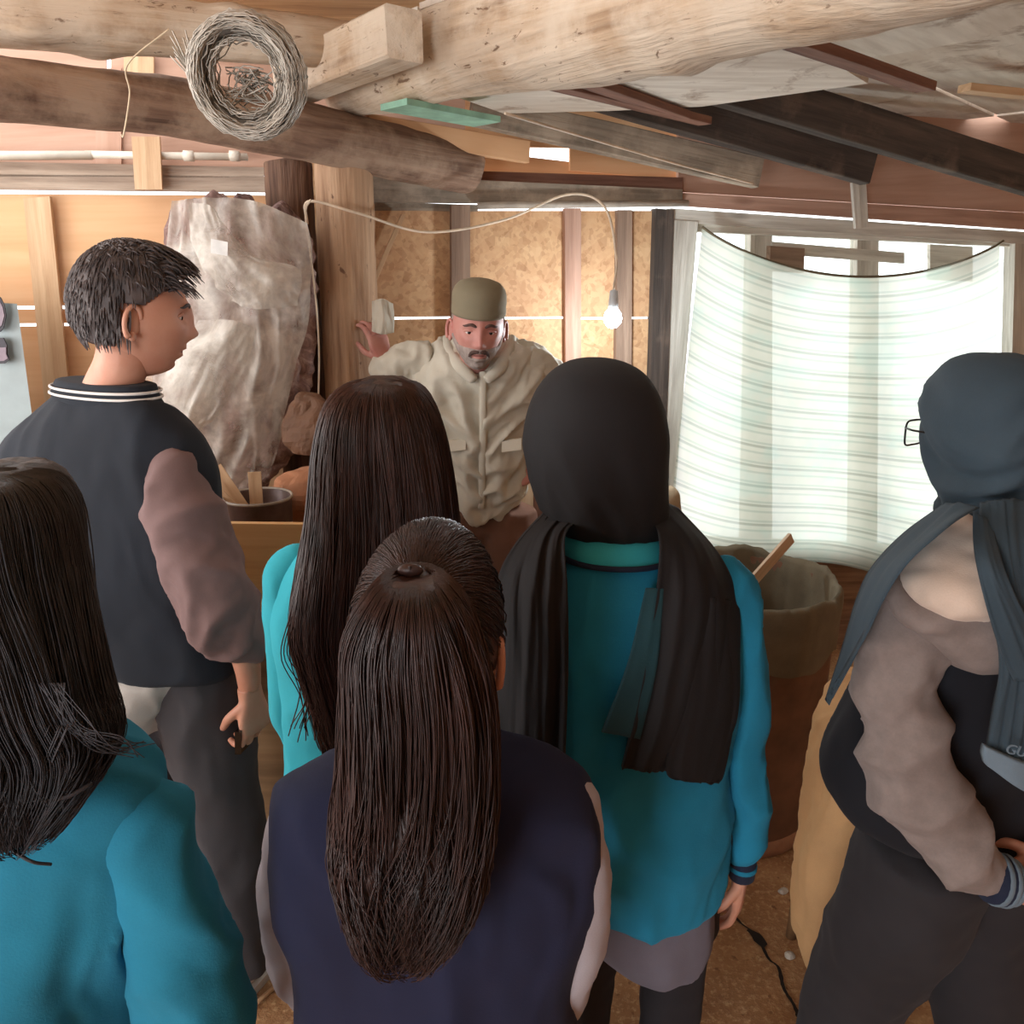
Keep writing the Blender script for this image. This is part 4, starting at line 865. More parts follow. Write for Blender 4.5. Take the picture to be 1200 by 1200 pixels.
# hair: cap drawn back to the tie, then the tail
m4h = H
hcap = patch('hair', H, lambda p: 0.6*(p.z*1.0+0.062-max(0, p.y)*1.5 - 0.25*max(0, p.y-0.03))*14 if not (abs(p.x) > 0.055 and -0.02 < p.y < 0.03 and p.z < 0.02) else -1, 0.012, 'hair_brown', p4)
tie = at(480, 664, Y4-0.105); hs = MB(); rs = random.Random(3)
Hi = H.inverted()
for q in range(1500):
    th = rs.uniform(-0.55, 1.45); ph = rs.uniform(0, 2*PI); p = head_point(th, ph)
    if p.y > 0.02+p.z*0.55 or (p.z < -0.075) or (p.y > -0.02 and p.z < 0.0): continue
    tl = Hi @ tie; pts = []
    for k in range(12):
        t = k/11; v = p.lerp(tl, t); d = Vector((v.x/0.076, v.y/0.099, v.z/0.120)); n = d.length
        if n < 1 or t < 0.85:
            ds = v/n; v = Vector((ds.x*0.076, ds.y*0.099, ds.z*0.120)) if False else Vector((v.x/n, v.y/n, v.z/n))*(1.165+0.03*rs.random()) if t < 0.9 else v
        pts.append(H @ v)
    hs.tube(pts, [0.0009]*11+[0.0007], 3)
link('hair_strands', hs, 'hair_brown', hcap)
tail = [row(466, 494, 672, Y4-0.075, 0.02), row(450, 510, 676, Y4-0.115, 0.03), row(424, 535, 704, Y4-0.135, 0.045), row(404, 556, 750, Y4-0.14, 0.05), row(402, 572, 820, Y4-0.14, 0.055), row(398, 574, 900, Y4-0.14, 0.055), row(392, 570, 960, Y4-0.14, 0.055), row(394, 562, 1000, Y4-0.145, 0.055), row(408, 548, 1050, Y4-0.15, 0.05), row(424, 520, 1090, Y4-0.15, 0.042), row(440, 500, 1112, Y4-0.15, 0.025)]
tail = [[r[0]+0.004, r[1], r[2], r[3]*0.92, r[4], r[5]] for r in tail]
shr = lambda rows_, k: [[r[0], r[1], r[2], r[3]*k, r[4]*k, r[5]] for r in rows_]
me = remesh(loft(shr(tail, 0.90), 50, 36), 0.007, 2); displace(me, lambda c, n: min(1, max(0.15, (1.38-c.z)*4))*0.018*(0.5-abs(noise.noise(Vector((c.x*30+2*noise.noise(c*6), c.y*30, c.z*3.2)))))*1.3 + 0.003*noise.noise(Vector((c.x*90, c.y*90, c.z*8))))
pt = link('ponytail', me, 'hair_brown', p4)
st_ = strands(MB(), tail, 1900, 0.0, 1.0, 0.0009, 0.014, 0.005, 0, 2*PI, 5, 2.2, 36, 0, 0.34, 1.6)
link('hair_strands', st_, 'hair_brown', pt)
link('hair_tie', MB().ell(tie+Vector((0, 0.006, -0.006)), (0.013, 0.006, 0.007), None, 20, 12), 'hair_brown', pt)
legs(p4, hips, 0, 'trouser_black', 'shoe_dark', seed=3)

# ---- black scarf student in teal
Y5 = 1.20
p5 = empty('person', (at(730, 1000, Y5).x, Y5, 0), 'person in black headscarf and teal sweatshirt seen from behind', 'person')
hc = at(699, 520, Y5+0.035); H = head_matrix(hc, R(10), R(-4), 0, 1.0)
nb = at(712, 640, Y5+0.02); hips = Vector((at(745, 1080, Y5).x, Y5+0.02, 0.76))
hr = at(868, 1022, Y5+0.01); hl = at(606, 1030, Y5+0.01)
make_body(p5, H, nb, [([nb+Vector((0, 0, -0.05)), nb*0.5+hips*0.5, hips], [0.05, 0.07, 0.08])],
          [([at(848, 700, Y5), at(872, 870, Y5), hr], [0.028, 0.026, 0.020]), ([at(618, 700, Y5), at(606, 870, Y5), hl], [0.028, 0.026, 0.020]), ([hips+Vector((-0.08, 0, 0)), Vector((hips.x-0.08, Y5+0.02, 0.08))], [0.036, 0.028]), ([hips+Vector((0.08, 0, 0)), Vector((hips.x+0.08, Y5+0.02, 0.08))], [0.036, 0.028])],
          [hand_mesh(hand_matrix(hr, (0.02, 0.15, -1), (-1, 0.3, 0)), 0.35, 1, 0.86), hand_mesh(hand_matrix(hl, (0, 0.15, -1), (1, 0.3, 0)), 0.35, -1, 0.86)], 'skin')
face_parts(H, p5)
sw = garment('sweatshirt', p5, [[row(664, 774, 622, Y5+0.01, 0.07), row(650, 800, 640, Y5, 0.08), row(615, 838, 660, Y5, 0.09), row(597, 858, 690, Y5, 0.105), row(596, 866, 740, Y5, 0.12), row(602, 862, 800, Y5, 0.125), row(606, 856, 880, Y5, 0.125), row(612, 852, 940, Y5, 0.13), row(626, 848, 985, Y5, 0.135), row(648, 840, 1020, Y5, 0.135), row(664, 830, 1036, Y5, 0.13), row(690, 800, 1042, Y5, 0.10)]],
    mat='teal', folds=fold(0.026, 7, 7, 4, 3, True, 0.002, 24))
garment('sleeve', p5, limbs=[[(840, 655, Y5, 14), (848, 690, Y5, 36), (860, 740, Y5, 34), (870, 800, Y5, 30), (872, 870, Y5, 29), (873, 930, Y5, 28), (873, 980, Y5, 24), (871, 1004, Y5+0.005, 17)]], mat='teal', folds=fold(0.022, 10, 10, 7, 9, True, 0.002, 30))
garment('sleeve', p5, limbs=[[(622, 655, Y5, 14), (618, 690, Y5, 36), (612, 740, Y5, 34), (608, 800, Y5, 30), (606, 870, Y5, 29), (606, 930, Y5, 28), (606, 980, Y5, 24), (606, 1004, Y5, 17)]], mat='teal', folds=fold(0.012, 10, 10, 7, 19, True, 0.002, 30))
for x in (870, 606):
    cf = link('cuff', MB().tube([at(x+1, 1000, Y5+0.004), at(x, 1012, Y5+0.006), at(x-1, 1026, Y5+0.008)], [0.024, 0.0245, 0.023], 20), 'navy_rib', p5)
    link('stripe', MB().lathe(at(x, 1014, Y5+0.006), [(0.023, -0.005), (0.0258, -0.004), (0.0258, 0.004), (0.023, 0.005)], 24), 'teal', cf)
def ringtube(rw, e=2.2, n=48, out=0.002):
    r = rw; u = Vector((math.cos(r[5]), math.sin(r[5]), 0)); v = Vector((-u.y, u.x, 0)); pts = []
    for t in np.linspace(0, 2*PI, n):
        cs, sn = math.cos(t), math.sin(t); pts.append(Vector(r[:3]) + u*(r[3]+out)*math.copysign(abs(cs)**(2/e), cs) + v*(r[4]+out)*math.copysign(abs(sn)**(2/e), sn))
    return pts
cl = garment('collar', p5, [[row(652, 788, 646, Y5+0.0, 0.098), row(654, 784, 632, Y5+0.002, 0.094), row(660, 778, 618, Y5+0.006, 0.086)]], voxel=0.006, mat='teal_light', smooth=2)
link('stripe', MB().tube(ringtube(row(652, 787, 641, Y5+0.0, 0.0985), out=0.003), 0.0045, 8), 'navy_rib', cl)
sc_ = garment('headscarf', p5, [[row(695, 705, 419, Y5+0.01, 0.01), row(670, 730, 423, Y5+0.01, 0.05), row(645, 756, 437, Y5+0.01, 0.085), row(625, 773, 464, Y5+0.01, 0.105), row(614, 782, 500, Y5+0.01, 0.112), row(613, 783, 540, Y5+0.01, 0.112), row(622, 782, 575, Y5+0.01, 0.105), row(640, 780, 600, Y5+0.01, 0.095), row(655, 784, 618, Y5+0.015, 0.085), row(664, 780, 630, Y5+0.015, 0.07)]],
    mat='black_scarf', folds=lambda c, n: fold(0.014, 16, 16, 6, 12, True, 0.0)(Vector((c.x+0.5*c.z, c.y, c.z)), n)*min(1, max(0.1, (1.50-c.z)*7)))
def drape(rows_, nu, nv, thick, amp, seed, fx=6, fz=1.5):
    # cloth hanging with real thickness from rows of picture points with distances
    G = np.array([[list(at(*p)) for p in r] for r in rows_]); a = np.stack([spline(G[:, j], nv) for j in range(G.shape[1])], 1); b = np.stack([spline(a[i], nu) for i in range(nv)], 0); mb = MB()
    for lay in (0, 1):
        for i in range(nv):
            for j in range(nu):
                p = Vector(b[i, j]); d = amp*noise.noise(Vector((j/nu*fx+seed, i/nv*fz, seed))) + amp*0.5*(0.5-abs(noise.noise(Vector((j/nu*fx*2+seed, i/nv*fz*2, 3)))))
                mb.v.append((p.x, p.y-d+lay*thick, p.z))
    N = nu*nv; mb.f = [(i*nu+j, (i+1)*nu+j, (i+1)*nu+j+1, i*nu+j+1) for i in range(nv-1) for j in range(nu-1)]
    mb.f += [(N+q[3], N+q[2], N+q[1], N+q[0]) for q in mb.f]
    edge = [(0, j) for j in range(nu)]+[(i, nu-1) for i in range(1, nv)]+[(nv-1, j) for j in range(nu-2, -1, -1)]+[(i, 0) for i in range(nv-2, 0, -1)]
    ids = [i*nu+j for i, j in edge]; mb.f += [(ids[k], ids[(k+1) % len(ids)], N+ids[(k+1) % len(ids)], N+ids[k]) for k in range(len(ids))]
    return mb
F5 = Y5-0.01
link('scarf_tail', drape([[(752, 596, F5+0.02), (776, 590, F5+0.03), (796, 596, F5+0.05)], [(772, 626, F5-0.085), (812, 632, F5-0.06), (842, 648, F5+0.0)], [(772, 680, F5-0.125), (825, 690, F5-0.115), (864, 700, F5-0.03)], [(760, 760, F5-0.14), (815, 765, F5-0.135), (868, 762, F5-0.06)], [(744, 840, F5-0.145), (800, 845, F5-0.14), (862, 850, F5-0.075)], [(729, 902, F5-0.15), (775, 905, F5-0.145), (820, 912, F5-0.12), ][:3]], 30, 50, 0.012, 0.014, 3), 'black_scarf', sc_)
link('scarf_tail', drape([[(814, 700, F5-0.115), (840, 700, F5-0.10), (864, 705, F5-0.035)], [(800, 800, F5-0.14), (836, 800, F5-0.12), (866, 805, F5-0.06)], [(780, 900, F5-0.145), (815, 905, F5-0.135), (850, 900, F5-0.085)], [(805, 914, F5-0.142), (820, 918, F5-0.13), (842, 918, F5-0.10)]], 20, 40, 0.01, 0.008, 6), 'black_scarf', sc_)
link('scarf_tail', drape([[(640, 598, F5+0.02), (655, 600, F5-0.02), (676, 610, F5-0.06)], [(602, 640, F5-0.02), (632, 632, F5-0.075), (662, 630, F5-0.095)], [(580, 690, F5-0.05), (620, 690, F5-0.125), (665, 690, F5-0.13)], [(574, 780, F5-0.08), (620, 780, F5-0.145), (666, 780, F5-0.145)], [(570, 880, F5-0.09), (616, 885, F5-0.15), (662, 890, F5-0.15)], [(575, 930, F5-0.09), (616, 935, F5-0.15), (658, 935, F5-0.15)]], 36, 50, 0.012, 0.016, 8, 8), 'black_scarf', sc_)
link('scarf_underlayer', drape([[(757, 690, F5-0.128), (766, 690, F5-0.128), (778, 690, F5-0.126)], [(735, 780, F5-0.144), (752, 780, F5-0.144), (770, 780, F5-0.142)], [(705, 858, F5-0.147), (726, 862, F5-0.147), (750, 866, F5-0.145)]], 12, 24, 0.004, 0.002, 33), 'sheer_scarf', sc_)
garment('shirt_hem', p5, [[row(660, 832, 1010, Y5, 0.115), row(664, 834, 1050, Y5, 0.120), row(685, 832, 1080, Y5, 0.118), row(715, 818, 1104, Y5, 0.105), row(735, 800, 1112, Y5, 0.08)]], mat='shirt_grey', folds=fold(0.012, 8, 8, 4, 31))
legs(p5, hips, 0, 'trouser_black', 'shoe_dark', stance=0.085, seed=5, r=(0.082, 0.062, 0.052))

# ---- long haired student in teal
Y3 = 1.32
p3 = empty('person', (at(455, 1000, Y3).x, Y3, 0), 'student in teal top with loose long auburn-brown hair, next to the bench', 'person')
hc = at(450, 545, Y3+0.03); H = head_matrix(hc, R(-12), 0, 0, 1.0); nb = at(452, 640, Y3+0.02); hips = Vector((at(455, 1100, Y3).x, Y3+0.02, 0.78))
hl, hr = Vector((hips.x-0.10, Y3+0.22, 0.88)), Vector((hips.x+0.10, Y3+0.22, 0.88))
make_body(p3, H, nb, [([nb+Vector((0, 0, -0.05)), nb*0.5+hips*0.5, hips], [0.05, 0.07, 0.08])],
          [([at(342, 680, Y3), at(346, 840, Y3+0.01), at(405, 890, Y3+0.19), hl], [0.026, 0.026, 0.018, 0.018]), ([at(538, 680, Y3), at(532, 840, Y3+0.01), at(490, 890, Y3+0.19), hr], [0.026, 0.026, 0.018, 0.018]), ([hips+Vector((-0.08, 0, 0)), Vector((hips.x-0.08, Y3+0.02, 0.08))], [0.036, 0.028]), ([hips+Vector((0.08, 0, 0)), Vector((hips.x+0.08, Y3+0.02, 0.08))], [0.036, 0.028])],
          [hand_mesh(hand_matrix(hl, (0.5, 0.7, -0.4), (0.6, -0.4, 0)), 0.5, 1, 0.9), hand_mesh(hand_matrix(hr, (-0.5, 0.7, -0.4), (-0.6, -0.4, 0)), 0.5, -1, 0.9)], 'skin')
face_parts(H, p3)
garment('sweatshirt', p3, [[row(415, 490, 618, Y3+0.01, 0.06), row(385, 520, 630, Y3, 0.07), row(345, 545, 646, Y3, 0.085), row(325, 560, 680, Y3, 0.10), row(322, 562, 730, Y3, 0.115), row(332, 556, 800, Y3, 0.12), row(336, 552, 880, Y3, 0.12), row(334, 552, 960, Y3, 0.125), row(336, 552, 1040, Y3, 0.13), row(350, 540, 1075, Y3, 0.12)]], mat='teal_light', folds=fold(0.014, 6, 6, 4, 13, True, 0.002, 24))
garment('sleeve', p3, limbs=[[(352, 640, Y3, 14), (342, 670, Y3, 30), (336, 720, Y3, 29), (340, 780, Y3, 26), (348, 840, Y3+0.01, 28), (372, 880, Y3+0.08, 25), (405, 890, Y3+0.19, 19)]], mat='teal_light', folds=fold(0.012, 10, 10, 7, 29, True, 0.002, 30))
garment('sleeve', p3, limbs=[[(530, 640, Y3, 14), (538, 670, Y3, 30), (541, 720, Y3, 29), (538, 780, Y3, 26), (532, 840, Y3+0.01, 28), (515, 880, Y3+0.08, 25), (490, 890, Y3+0.19, 19)]], mat='teal_light', folds=fold(0.012, 10, 10, 7, 39, True, 0.002, 30))
hrow = [row(444, 452, 443, Y3+0.0, 0.01), row(424, 472, 446, Y3+0.0, 0.055), row(402, 492, 454, Y3-0.0, 0.095), row(384, 508, 478, Y3-0.01, 0.108), row(374, 520, 520, Y3-0.022, 0.108), row(368, 528, 570, Y3-0.04, 0.095), row(362, 534, 620, Y3-0.055, 0.085), row(352, 540, 680, Y3-0.075, 0.075), row(346, 542, 740, Y3-0.085, 0.07), row(358, 540, 790, Y3-0.09, 0.06), row(372, 535, 840, Y3-0.09, 0.05), row(385, 520, 880, Y3-0.09, 0.035), row(400, 510, 900, Y3-0.09, 0.02)]
me = remesh(loft(shr(hrow, 0.95), 50, 40), 0.008, 3); displace(me, lambda c, n: 0.006*(0.5-abs(noise.noise(Vector((c.x*34, c.y*34, c.z*2.5))))) + 0.003*noise.noise(Vector((c.x*90, c.y*90, c.z*5))))
hb = link('hair', me, 'hair_auburn', p3)
st_ = strands(MB(), hrow, 1500, 0.01, 1.0, 0.0009, 0.009, 0.003, PI*0.93, 2*PI*1.05, 15, 2.2, 30, 0, 0.15, 1.6)
rs = random.Random(4)
for q in range(14):
    x = 350+rs.uniform(-6, 14); st_.tube([at(x+8, 660, Y3-0.11), at(x-6, 720, Y3-0.125), at(x+rs.uniform(-18, 6), 770, Y3-0.12), at(x+rs.uniform(0, 24), 815, Y3-0.12), at(x+rs.uniform(-14, 24), 850+rs.uniform(0, 20), Y3-0.125)], 0.0012, 3, 24)
link('hair_strands', st_, 'hair_auburn', hb)
legs(p3, hips, 0, 'trouser_black', 'shoe_dark', seed=8)

# ---- student at the lower left, long dark hair, teal sweatshirt
Y2 = 0.72
p2 = empty('person', (at(-20, 1100, Y2).x, Y2, 0), 'student at left edge with long black hair over teal sweatshirt', 'person')
hc = at(-20, 704, Y2+0.02); H = head_matrix(hc, R(-10), R(-4), 0, 0.98); nb = at(-30, 860, Y2+0.02); hips = Vector((at(-30, 1200, Y2).x, Y2+0.02, 0.80))
hr = Vector((hips.x+0.10, Y2+0.28, 0.93)); hl = Vector((hips.x-0.10, Y2+0.28, 0.93))
make_body(p2, H, nb, [([nb+Vector((0, 0, -0.05)), nb*0.5+hips*0.5, hips], [0.05, 0.07, 0.08])],
          [([at(158, 945, Y2), at(230, 1210, Y2), at(190, 1240, Y2+0.22), hr], [0.030, 0.030, 0.019, 0.018]), ([at(-208, 945, Y2), at(-278, 1210, Y2), at(-230, 1240, Y2+0.22), hl], [0.030, 0.030, 0.019, 0.018]), ([hips+Vector((-0.08, 0, 0)), Vector((hips.x-0.08, Y2+0.02, 0.08))], [0.036, 0.028]), ([hips+Vector((0.08, 0, 0)), Vector((hips.x+0.08, Y2+0.02, 0.08))], [0.036, 0.028])],
          [hand_mesh(hand_matrix(hr, (-0.5, 0.7, -0.4), (-0.6, -0.4, 0)), 0.5, -1, 0.9), hand_mesh(hand_matrix(hl, (0.5, 0.7, -0.4), (0.6, -0.4, 0)), 0.5, 1, 0.9)], 'skin')
face_parts(H, p2, 'hair_black')
garment('sweatshirt', p2, [[row(-90, 40, 848, Y2+0.01, 0.055), row(-140, 95, 866, Y2, 0.065), row(-195, 150, 884, Y2, 0.08), row(-225, 180, 912, Y2, 0.095), row(-230, 185, 960, Y2, 0.11), row(-220, 170, 1030, Y2, 0.12), row(-205, 150, 1100, Y2, 0.125), row(-200, 158, 1200, Y2, 0.125), row(-200, 160, 1320, Y2, 0.125), wrow(hips.x, Y2, 0.76, 0.15, 0.12)]], mat='teal_left', folds=fold(0.030, 7, 7, 5, 23, True, 0.002, 24))
garment('sleeve', p2, limbs=[[(140, 905, Y2, 24), (158, 945, Y2, 52), (182, 1010, Y2, 54), (202, 1080, Y2, 56), (222, 1150, Y2, 58), (238, 1220, Y2+0.01, 56), (225, 1270, Y2+0.10, 44), (190, 1240, Y2+0.22, 28)]], mat='teal_left', folds=fold(0.030, 9, 9, 6, 43, True, 0.002, 30))
garment('sleeve', p2, limbs=[[(-190, 905, Y2, 24), (-208, 945, Y2, 52), (-232, 1010, Y2, 54), (-252, 1080, Y2, 56), (-270, 1150, Y2, 58), (-280, 1220, Y2+0.01, 56), (-270, 1270, Y2+0.10, 44), (-230, 1240, Y2+0.22, 28)]], mat='teal_left', folds=fold(0.014, 9, 9, 6, 53, True, 0.002, 30))
hrow = [row(-24, -12, 550, Y2+0.005, 0.01), row(-56, 20, 554, Y2+0.005, 0.055), row(-90, 50, 564, Y2+0.002, 0.09), row(-110, 70, 596, Y2-0.006, 0.105), row(-120, 82, 655, Y2-0.02, 0.105), row(-128, 96, 730, Y2-0.05, 0.085), row(-136, 112, 800, Y2-0.07, 0.075), row(-140, 128, 850, Y2-0.085, 0.065), row(-140, 116, 890, Y2-0.10, 0.055), row(-130, 90, 930, Y2-0.11, 0.045), row(-120, 60, 970, Y2-0.115, 0.03), row(-110, 45, 985, Y2-0.12, 0.02)]
me = remesh(loft(shr(hrow, 0.95), 50, 40), 0.008, 3); displace(me, lambda c, n: 0.006*(0.5-abs(noise.noise(Vector((c.x*30, c.y*30, c.z*2.5))))) + 0.003*noise.noise(Vector((c.x*90, c.y*90, c.z*5))))
hb = link('hair', me, 'hair_black', p2)
st_ = strands(MB(), hrow, 1300, 0.01, 1.0, 0.0008, 0.009, 0.003, PI*0.93, 2*PI*1.05, 25, 2.2, 30, 0, 0.22, 1.4)
rs = random.Random(9)
for q in range(16):
    st_.tube([at(60+rs.uniform(-20, 20), 800, Y2-0.12), at(100+rs.uniform(-25, 10), 850, Y2-0.125), at(130+rs.uniform(-25, 25), 872+rs.uniform(-10, 10), Y2-0.12), at(165+rs.uniform(-15, 18), 880+rs.uniform(-12, 10), Y2-0.10)], 0.0006, 3, 20)
for q in range(10):
    x = rs.uniform(10, 60); st_.tube([at(x+30, 850, Y2-0.13), at(x+8, 900, Y2-0.14), at(x-12+rs.uniform(-8, 8), 960, Y2-0.14), at(x-25+rs.uniform(-10, 10), 1000, Y2-0.14)], 0.0007, 3, 20)
st_.tube([at(-10, 925, Y2-0.14), at(30, 937, Y2-0.145), at(75, 934, Y2-0.14), at(108, 918, Y2-0.125)], 0.0022, 5, 24)
st_.tube([at(-6, 975, Y2-0.14), at(15, 996, Y2-0.142), at(38, 1010, Y2-0.14), at(60, 1013, Y2-0.13)], 0.0016, 5, 24)
link('hair_strands', st_, 'hair_black', hb)
legs(p2, hips, 0, 'trouser_grey', 'shoe_dark', seed=12)

# ---- teenage boy, dark jacket with mauve sleeves, looking right
Y1 = 1.62
p1_ = empty('person', (at(190, 900, Y1).x, Y1, 0), 'short-haired boy in black varsity jacket with mauve sleeves, hand at his side', 'person')
hc = at(156, 368, Y1); H = head_matrix(hc, R(-60), R(-6), R(0), 1.03); nb = at(126, 468, Y1+0.0)+Vector((0.0, 0.0, 0.0))
hips = Vector((at(195, 830, Y1).x, Y1+0.02, 0.86)); wr = at(293, 808, Y1-0.10)
make_body(p1_, H, nb, [([nb+Vector((0, 0.02, -0.07)), nb*0.5+hips*0.5+Vector((0, 0.03, 0)), hips], [0.06, 0.10, 0.11])],
          [([at(205, 560, Y1-0.10), at(255, 690, Y1-0.12), at(286, 765, Y1-0.11), wr], [0.035, 0.036, 0.030, 0.024]), ([at(30, 560, Y1+0.10), at(5, 720, Y1+0.12), at(20, 830, Y1+0.14)], [0.035, 0.033, 0.024])],
          [hand_mesh(hand_matrix(wr+Vector((0, 0, -0.01)), (0.06, 0.05, -1), (-0.9, 0.5, 0)), 0.75, 1, 1.0, 0.9)], 'skin')
face_parts(H, p1_, 'hair_boy')
hb = patch('hair', H, lambda p: min((p.z-(-0.062 if p.y < -0.035 else (-0.062+(p.y+0.035)*2.0 if p.y < 0.0 else 0.008+p.y*0.78)))*26, 1.0) if not (abs(p.x) > 0.058 and -0.025 < p.y < 0.022 and p.z < 0.016) else -1, 0.014, 'hair_boy', p1_, 2, 0.004, 45)
hs = MB(); rs = random.Random(8)
for q in range(900):
    th = rs.uniform(0.25, 1.5); ph = rs.uniform(0, 2*PI); p = head_point(th, ph)
    if p.y > 0.065 or p.z < 0.045: continue
    f = 0.006+0.015*max(0, p.y+0.03)/0.09; p0 = p*1.03; p1 = p*1.12+Vector((0, f*0.6, 0.004)); p2 = p*1.13+Vector((rs.gauss(0, 0.006), f*1.5, 0.002-f*0.15)); p3 = p*1.10+Vector((rs.gauss(0, 0.010), f*2.3, -0.004-f*0.45))
    hs.tube([H @ v for v in (p0, p1, p2, p3)], [0.0022, 0.0024, 0.0018, 0.0006], 4, 8)
for q in range(2000):
    th = rs.uniform(-0.5, 1.2); ph = rs.uniform(0, 2*PI); p = head_point(th, ph)
    if p.y > 0.05 or p.z < -0.045 or (p.y > -0.01 and p.z < 0.036+p.y*0.75): continue
    n = Vector((p.x/0.0058, p.y/0.0094, p.z/0.0139)).normalized(); d = Vector((0, 0, -1)) - n*(-n.z); d = d.normalized() if d.length > 1e-3 else Vector((0, -1, 0))
    hs.tube([H @ (p+n*0.010), H @ (p+n*0.015+d*0.012), H @ (p+n*0.013+d*0.026+Vector((rs.gauss(0, 0.003), 0, 0)))], [0.0016, 0.0016, 0.0006], 3, 6)
link('hair_strands', hs, 'hair_boy', hb)
D1 = -0.16; Yb = Y1+0.08
garment('jacket_body', p1_, [[row(88, 166, 462, Yb, 0.055, D1), row(72, 188, 474, Yb, 0.07, D1), row(40, 222, 496, Yb, 0.09, D1), row(16, 240, 526, Yb, 0.11, D1), row(4, 246, 568, Yb, 0.125, D1), row(4, 244, 640, Yb, 0.13, D1), row(20, 250, 695, Yb, 0.13, D1), row(48, 266, 735, Yb, 0.125, D1), row(80, 274, 764, Yb, 0.12, D1), row(92, 272, 772, Yb, 0.11, D1)]],
        mat='navy_black', folds=lambda c, n: fold(0.014, 8, 8, 2.0, 7, True, 0.002, 24)(Vector((c.x+0.25*c.z, c.y, c.z)), n))
garment('sleeve', p1_, limbs=[[(204, 528, Y1-0.07, 14), (205, 545, Y1-0.085, 32), (208, 575, Y1-0.10, 42), (222, 620, Y1-0.11, 44), (246, 680, Y1-0.12, 46), (262, 725, Y1-0.12, 44), (280, 752, Y1-0.11, 32), (287, 772, Y1-0.11, 24)]], mat='mauve', folds=fold(0.028, 10, 10, 8, 61, True, 0.002, 30))
garment('sleeve', p1_, limbs=[[(34, 540, Y1+0.10, 26), (26, 580, Y1+0.11, 38), (14, 650, Y1+0.12, 38), (8, 720, Y1+0.12, 34), (14, 780, Y1+0.13, 27), (18, 800, Y1+0.13, 21)]], mat='mauve', folds=fold(0.014, 9, 9, 7, 71, True, 0.002, 30))
cl = garment('collar', p1_, [[row(78, 184, 474, Yb-0.01, 0.068, D1*0.8), row(74, 176, 462, Yb-0.01, 0.066, D1*0.8), row(78, 172, 446, Yb-0.01, 0.060, D1*0.8)]], voxel=0.006, mat='navy_black', smooth=1)
for y, xl, xr in ((461, 75, 176), (454, 76, 174)): link('stripe', MB().tube(ringtube(row(xl, xr, y, Yb-0.01, 0.067, D1*0.8), out=0.004), 0.0028, 6), 'white_stripe', cl)
garment('shirt_hem', p1_, [[row(92, 220, 770, Yb, 0.11, D1), row(94, 190, 800, Yb, 0.122, D1), row(106, 168, 832, Yb, 0.122, D1), row(120, 155, 846, Yb, 0.10, D1)]], mat='shirt_pale', folds=fold(0.016, 12, 12, 7, 17))
legs(p1_, hips, R(-20), 'trouser_grey', 'shoe_white', seed=22, foot_r=(at(280, 1140, Y1-0.08).x, Y1-0.05, 0), foot_l=(at(165, 1140, Y1+0.04).x, Y1+0.05, 0), r=(0.105, 0.088, 0.072))
tag(link('phone', MB().obox(at(287, 862, Y1-0.10), Vector((0.006, 0.030, 0)), Vector((0.006, 0, 0.0)), Vector((0.006, -0.01, 0.034))), 'phone', None, False), 'small dark phone held in the hand of the boy with mauve sleeves', 'phone')

# ---- the man in the beige coat, leaning towards the group
Y7 = 2.44
p7 = empty('person', (at(570, 640, Y7+0.2).x, Y7+0.2, 0), 'bearded man in olive cap and beige coat facing the group, gripping the post', 'person')
hc = at(560, 383, Y7); H = head_matrix(hc, R(187), R(-10), R(-2), 1.0); nb = at(558, 428, Y7+0.10); hips = Vector((at(568, 615, Y7+0.22).x, Y7+0.24, 0.88))
wr = at(451, 424, Y7+0.16); wl = at(634, 548, Y7+0.16)
body7 = make_body(p7, H, nb, [([nb+Vector((0, 0, -0.05)), nb*0.5+hips*0.5, hips], [0.05, 0.07, 0.08])],
          [([at(492, 428, Y7+0.12), at(466, 430, Y7+0.13), at(452, 434, Y7+0.15), wr], [0.038, 0.036, 0.030, 0.024]), ([at(622, 428, Y7+0.12), at(664, 472, Y7+0.20), wl], [0.036, 0.032, 0.024])],
          [hand_mesh(hand_matrix(wr, (-0.30, 0.10, 1), (-0.75, 0.65, -0.1)), 0.42, -1, 0.98, 0.9), hand_mesh(hand_matrix(wl, (-0.9, -0.2, -0.3), (0, 0.6, -0.5)), 0.5, 1, 1.0)], 'skin_man')
face_parts(H, p7, 'moustache', 'lips', 0.0042)
hb7 = lambda p: (-0.040+0.9*max(0, 0.055-p.y)*0.55 - p.z)*30 if p.y > -0.005 and not (abs(p.x) < 0.021 and -0.070 < p.z < -0.058 and p.y > 0.06) else -1
patch('beard', H, hb7, 0.006, 'beard', p7, 3, 0.003, 90)
mb = MB()
for sd in (-1, 1): mb.tube([H @ Vector((sd*x, 0.0955+y, z)) for x, y, z in ((0.002, 0.002, -0.049), (0.014, -0.001, -0.051), (0.024, -0.008, -0.057), (0.030, -0.016, -0.070))], [0.0065, 0.007, 0.006, 0.003], 10, 14)
me = remesh(mb, 0.003, 2); displace(me, lambda c, n: 0.0015*noise.noise(c*180)); link('moustache', me, 'moustache', p7)
cm = MB(); prof = [(0.93, 0.040), (1.0, 0.040), (1.02, 0.046), (1.02, 0.058), (1.0, 0.061), (1.015, 0.078), (1.0, 0.097), (0.93, 0.113), (0.78, 0.126), (0.52, 0.134), (0.22, 0.137), (0.02, 0.137)]
for r_, z_ in prof:
    for q in range(48):
        t = 2*PI*q/48; cm.v.append(tuple(H @ Vector((0.0795*r_*math.sin(t), 0.1005*r_*math.cos(t)-0.001, z_ - 0.012*min(0, math.cos(t))*(1 if z_ < 0.07 else 0)))))
cm.f = [(a*48+(q+1) % 48, a*48+q, (a+1)*48+q, (a+1)*48+(q+1) % 48) for a in range(len(prof)-1) for q in range(48)]
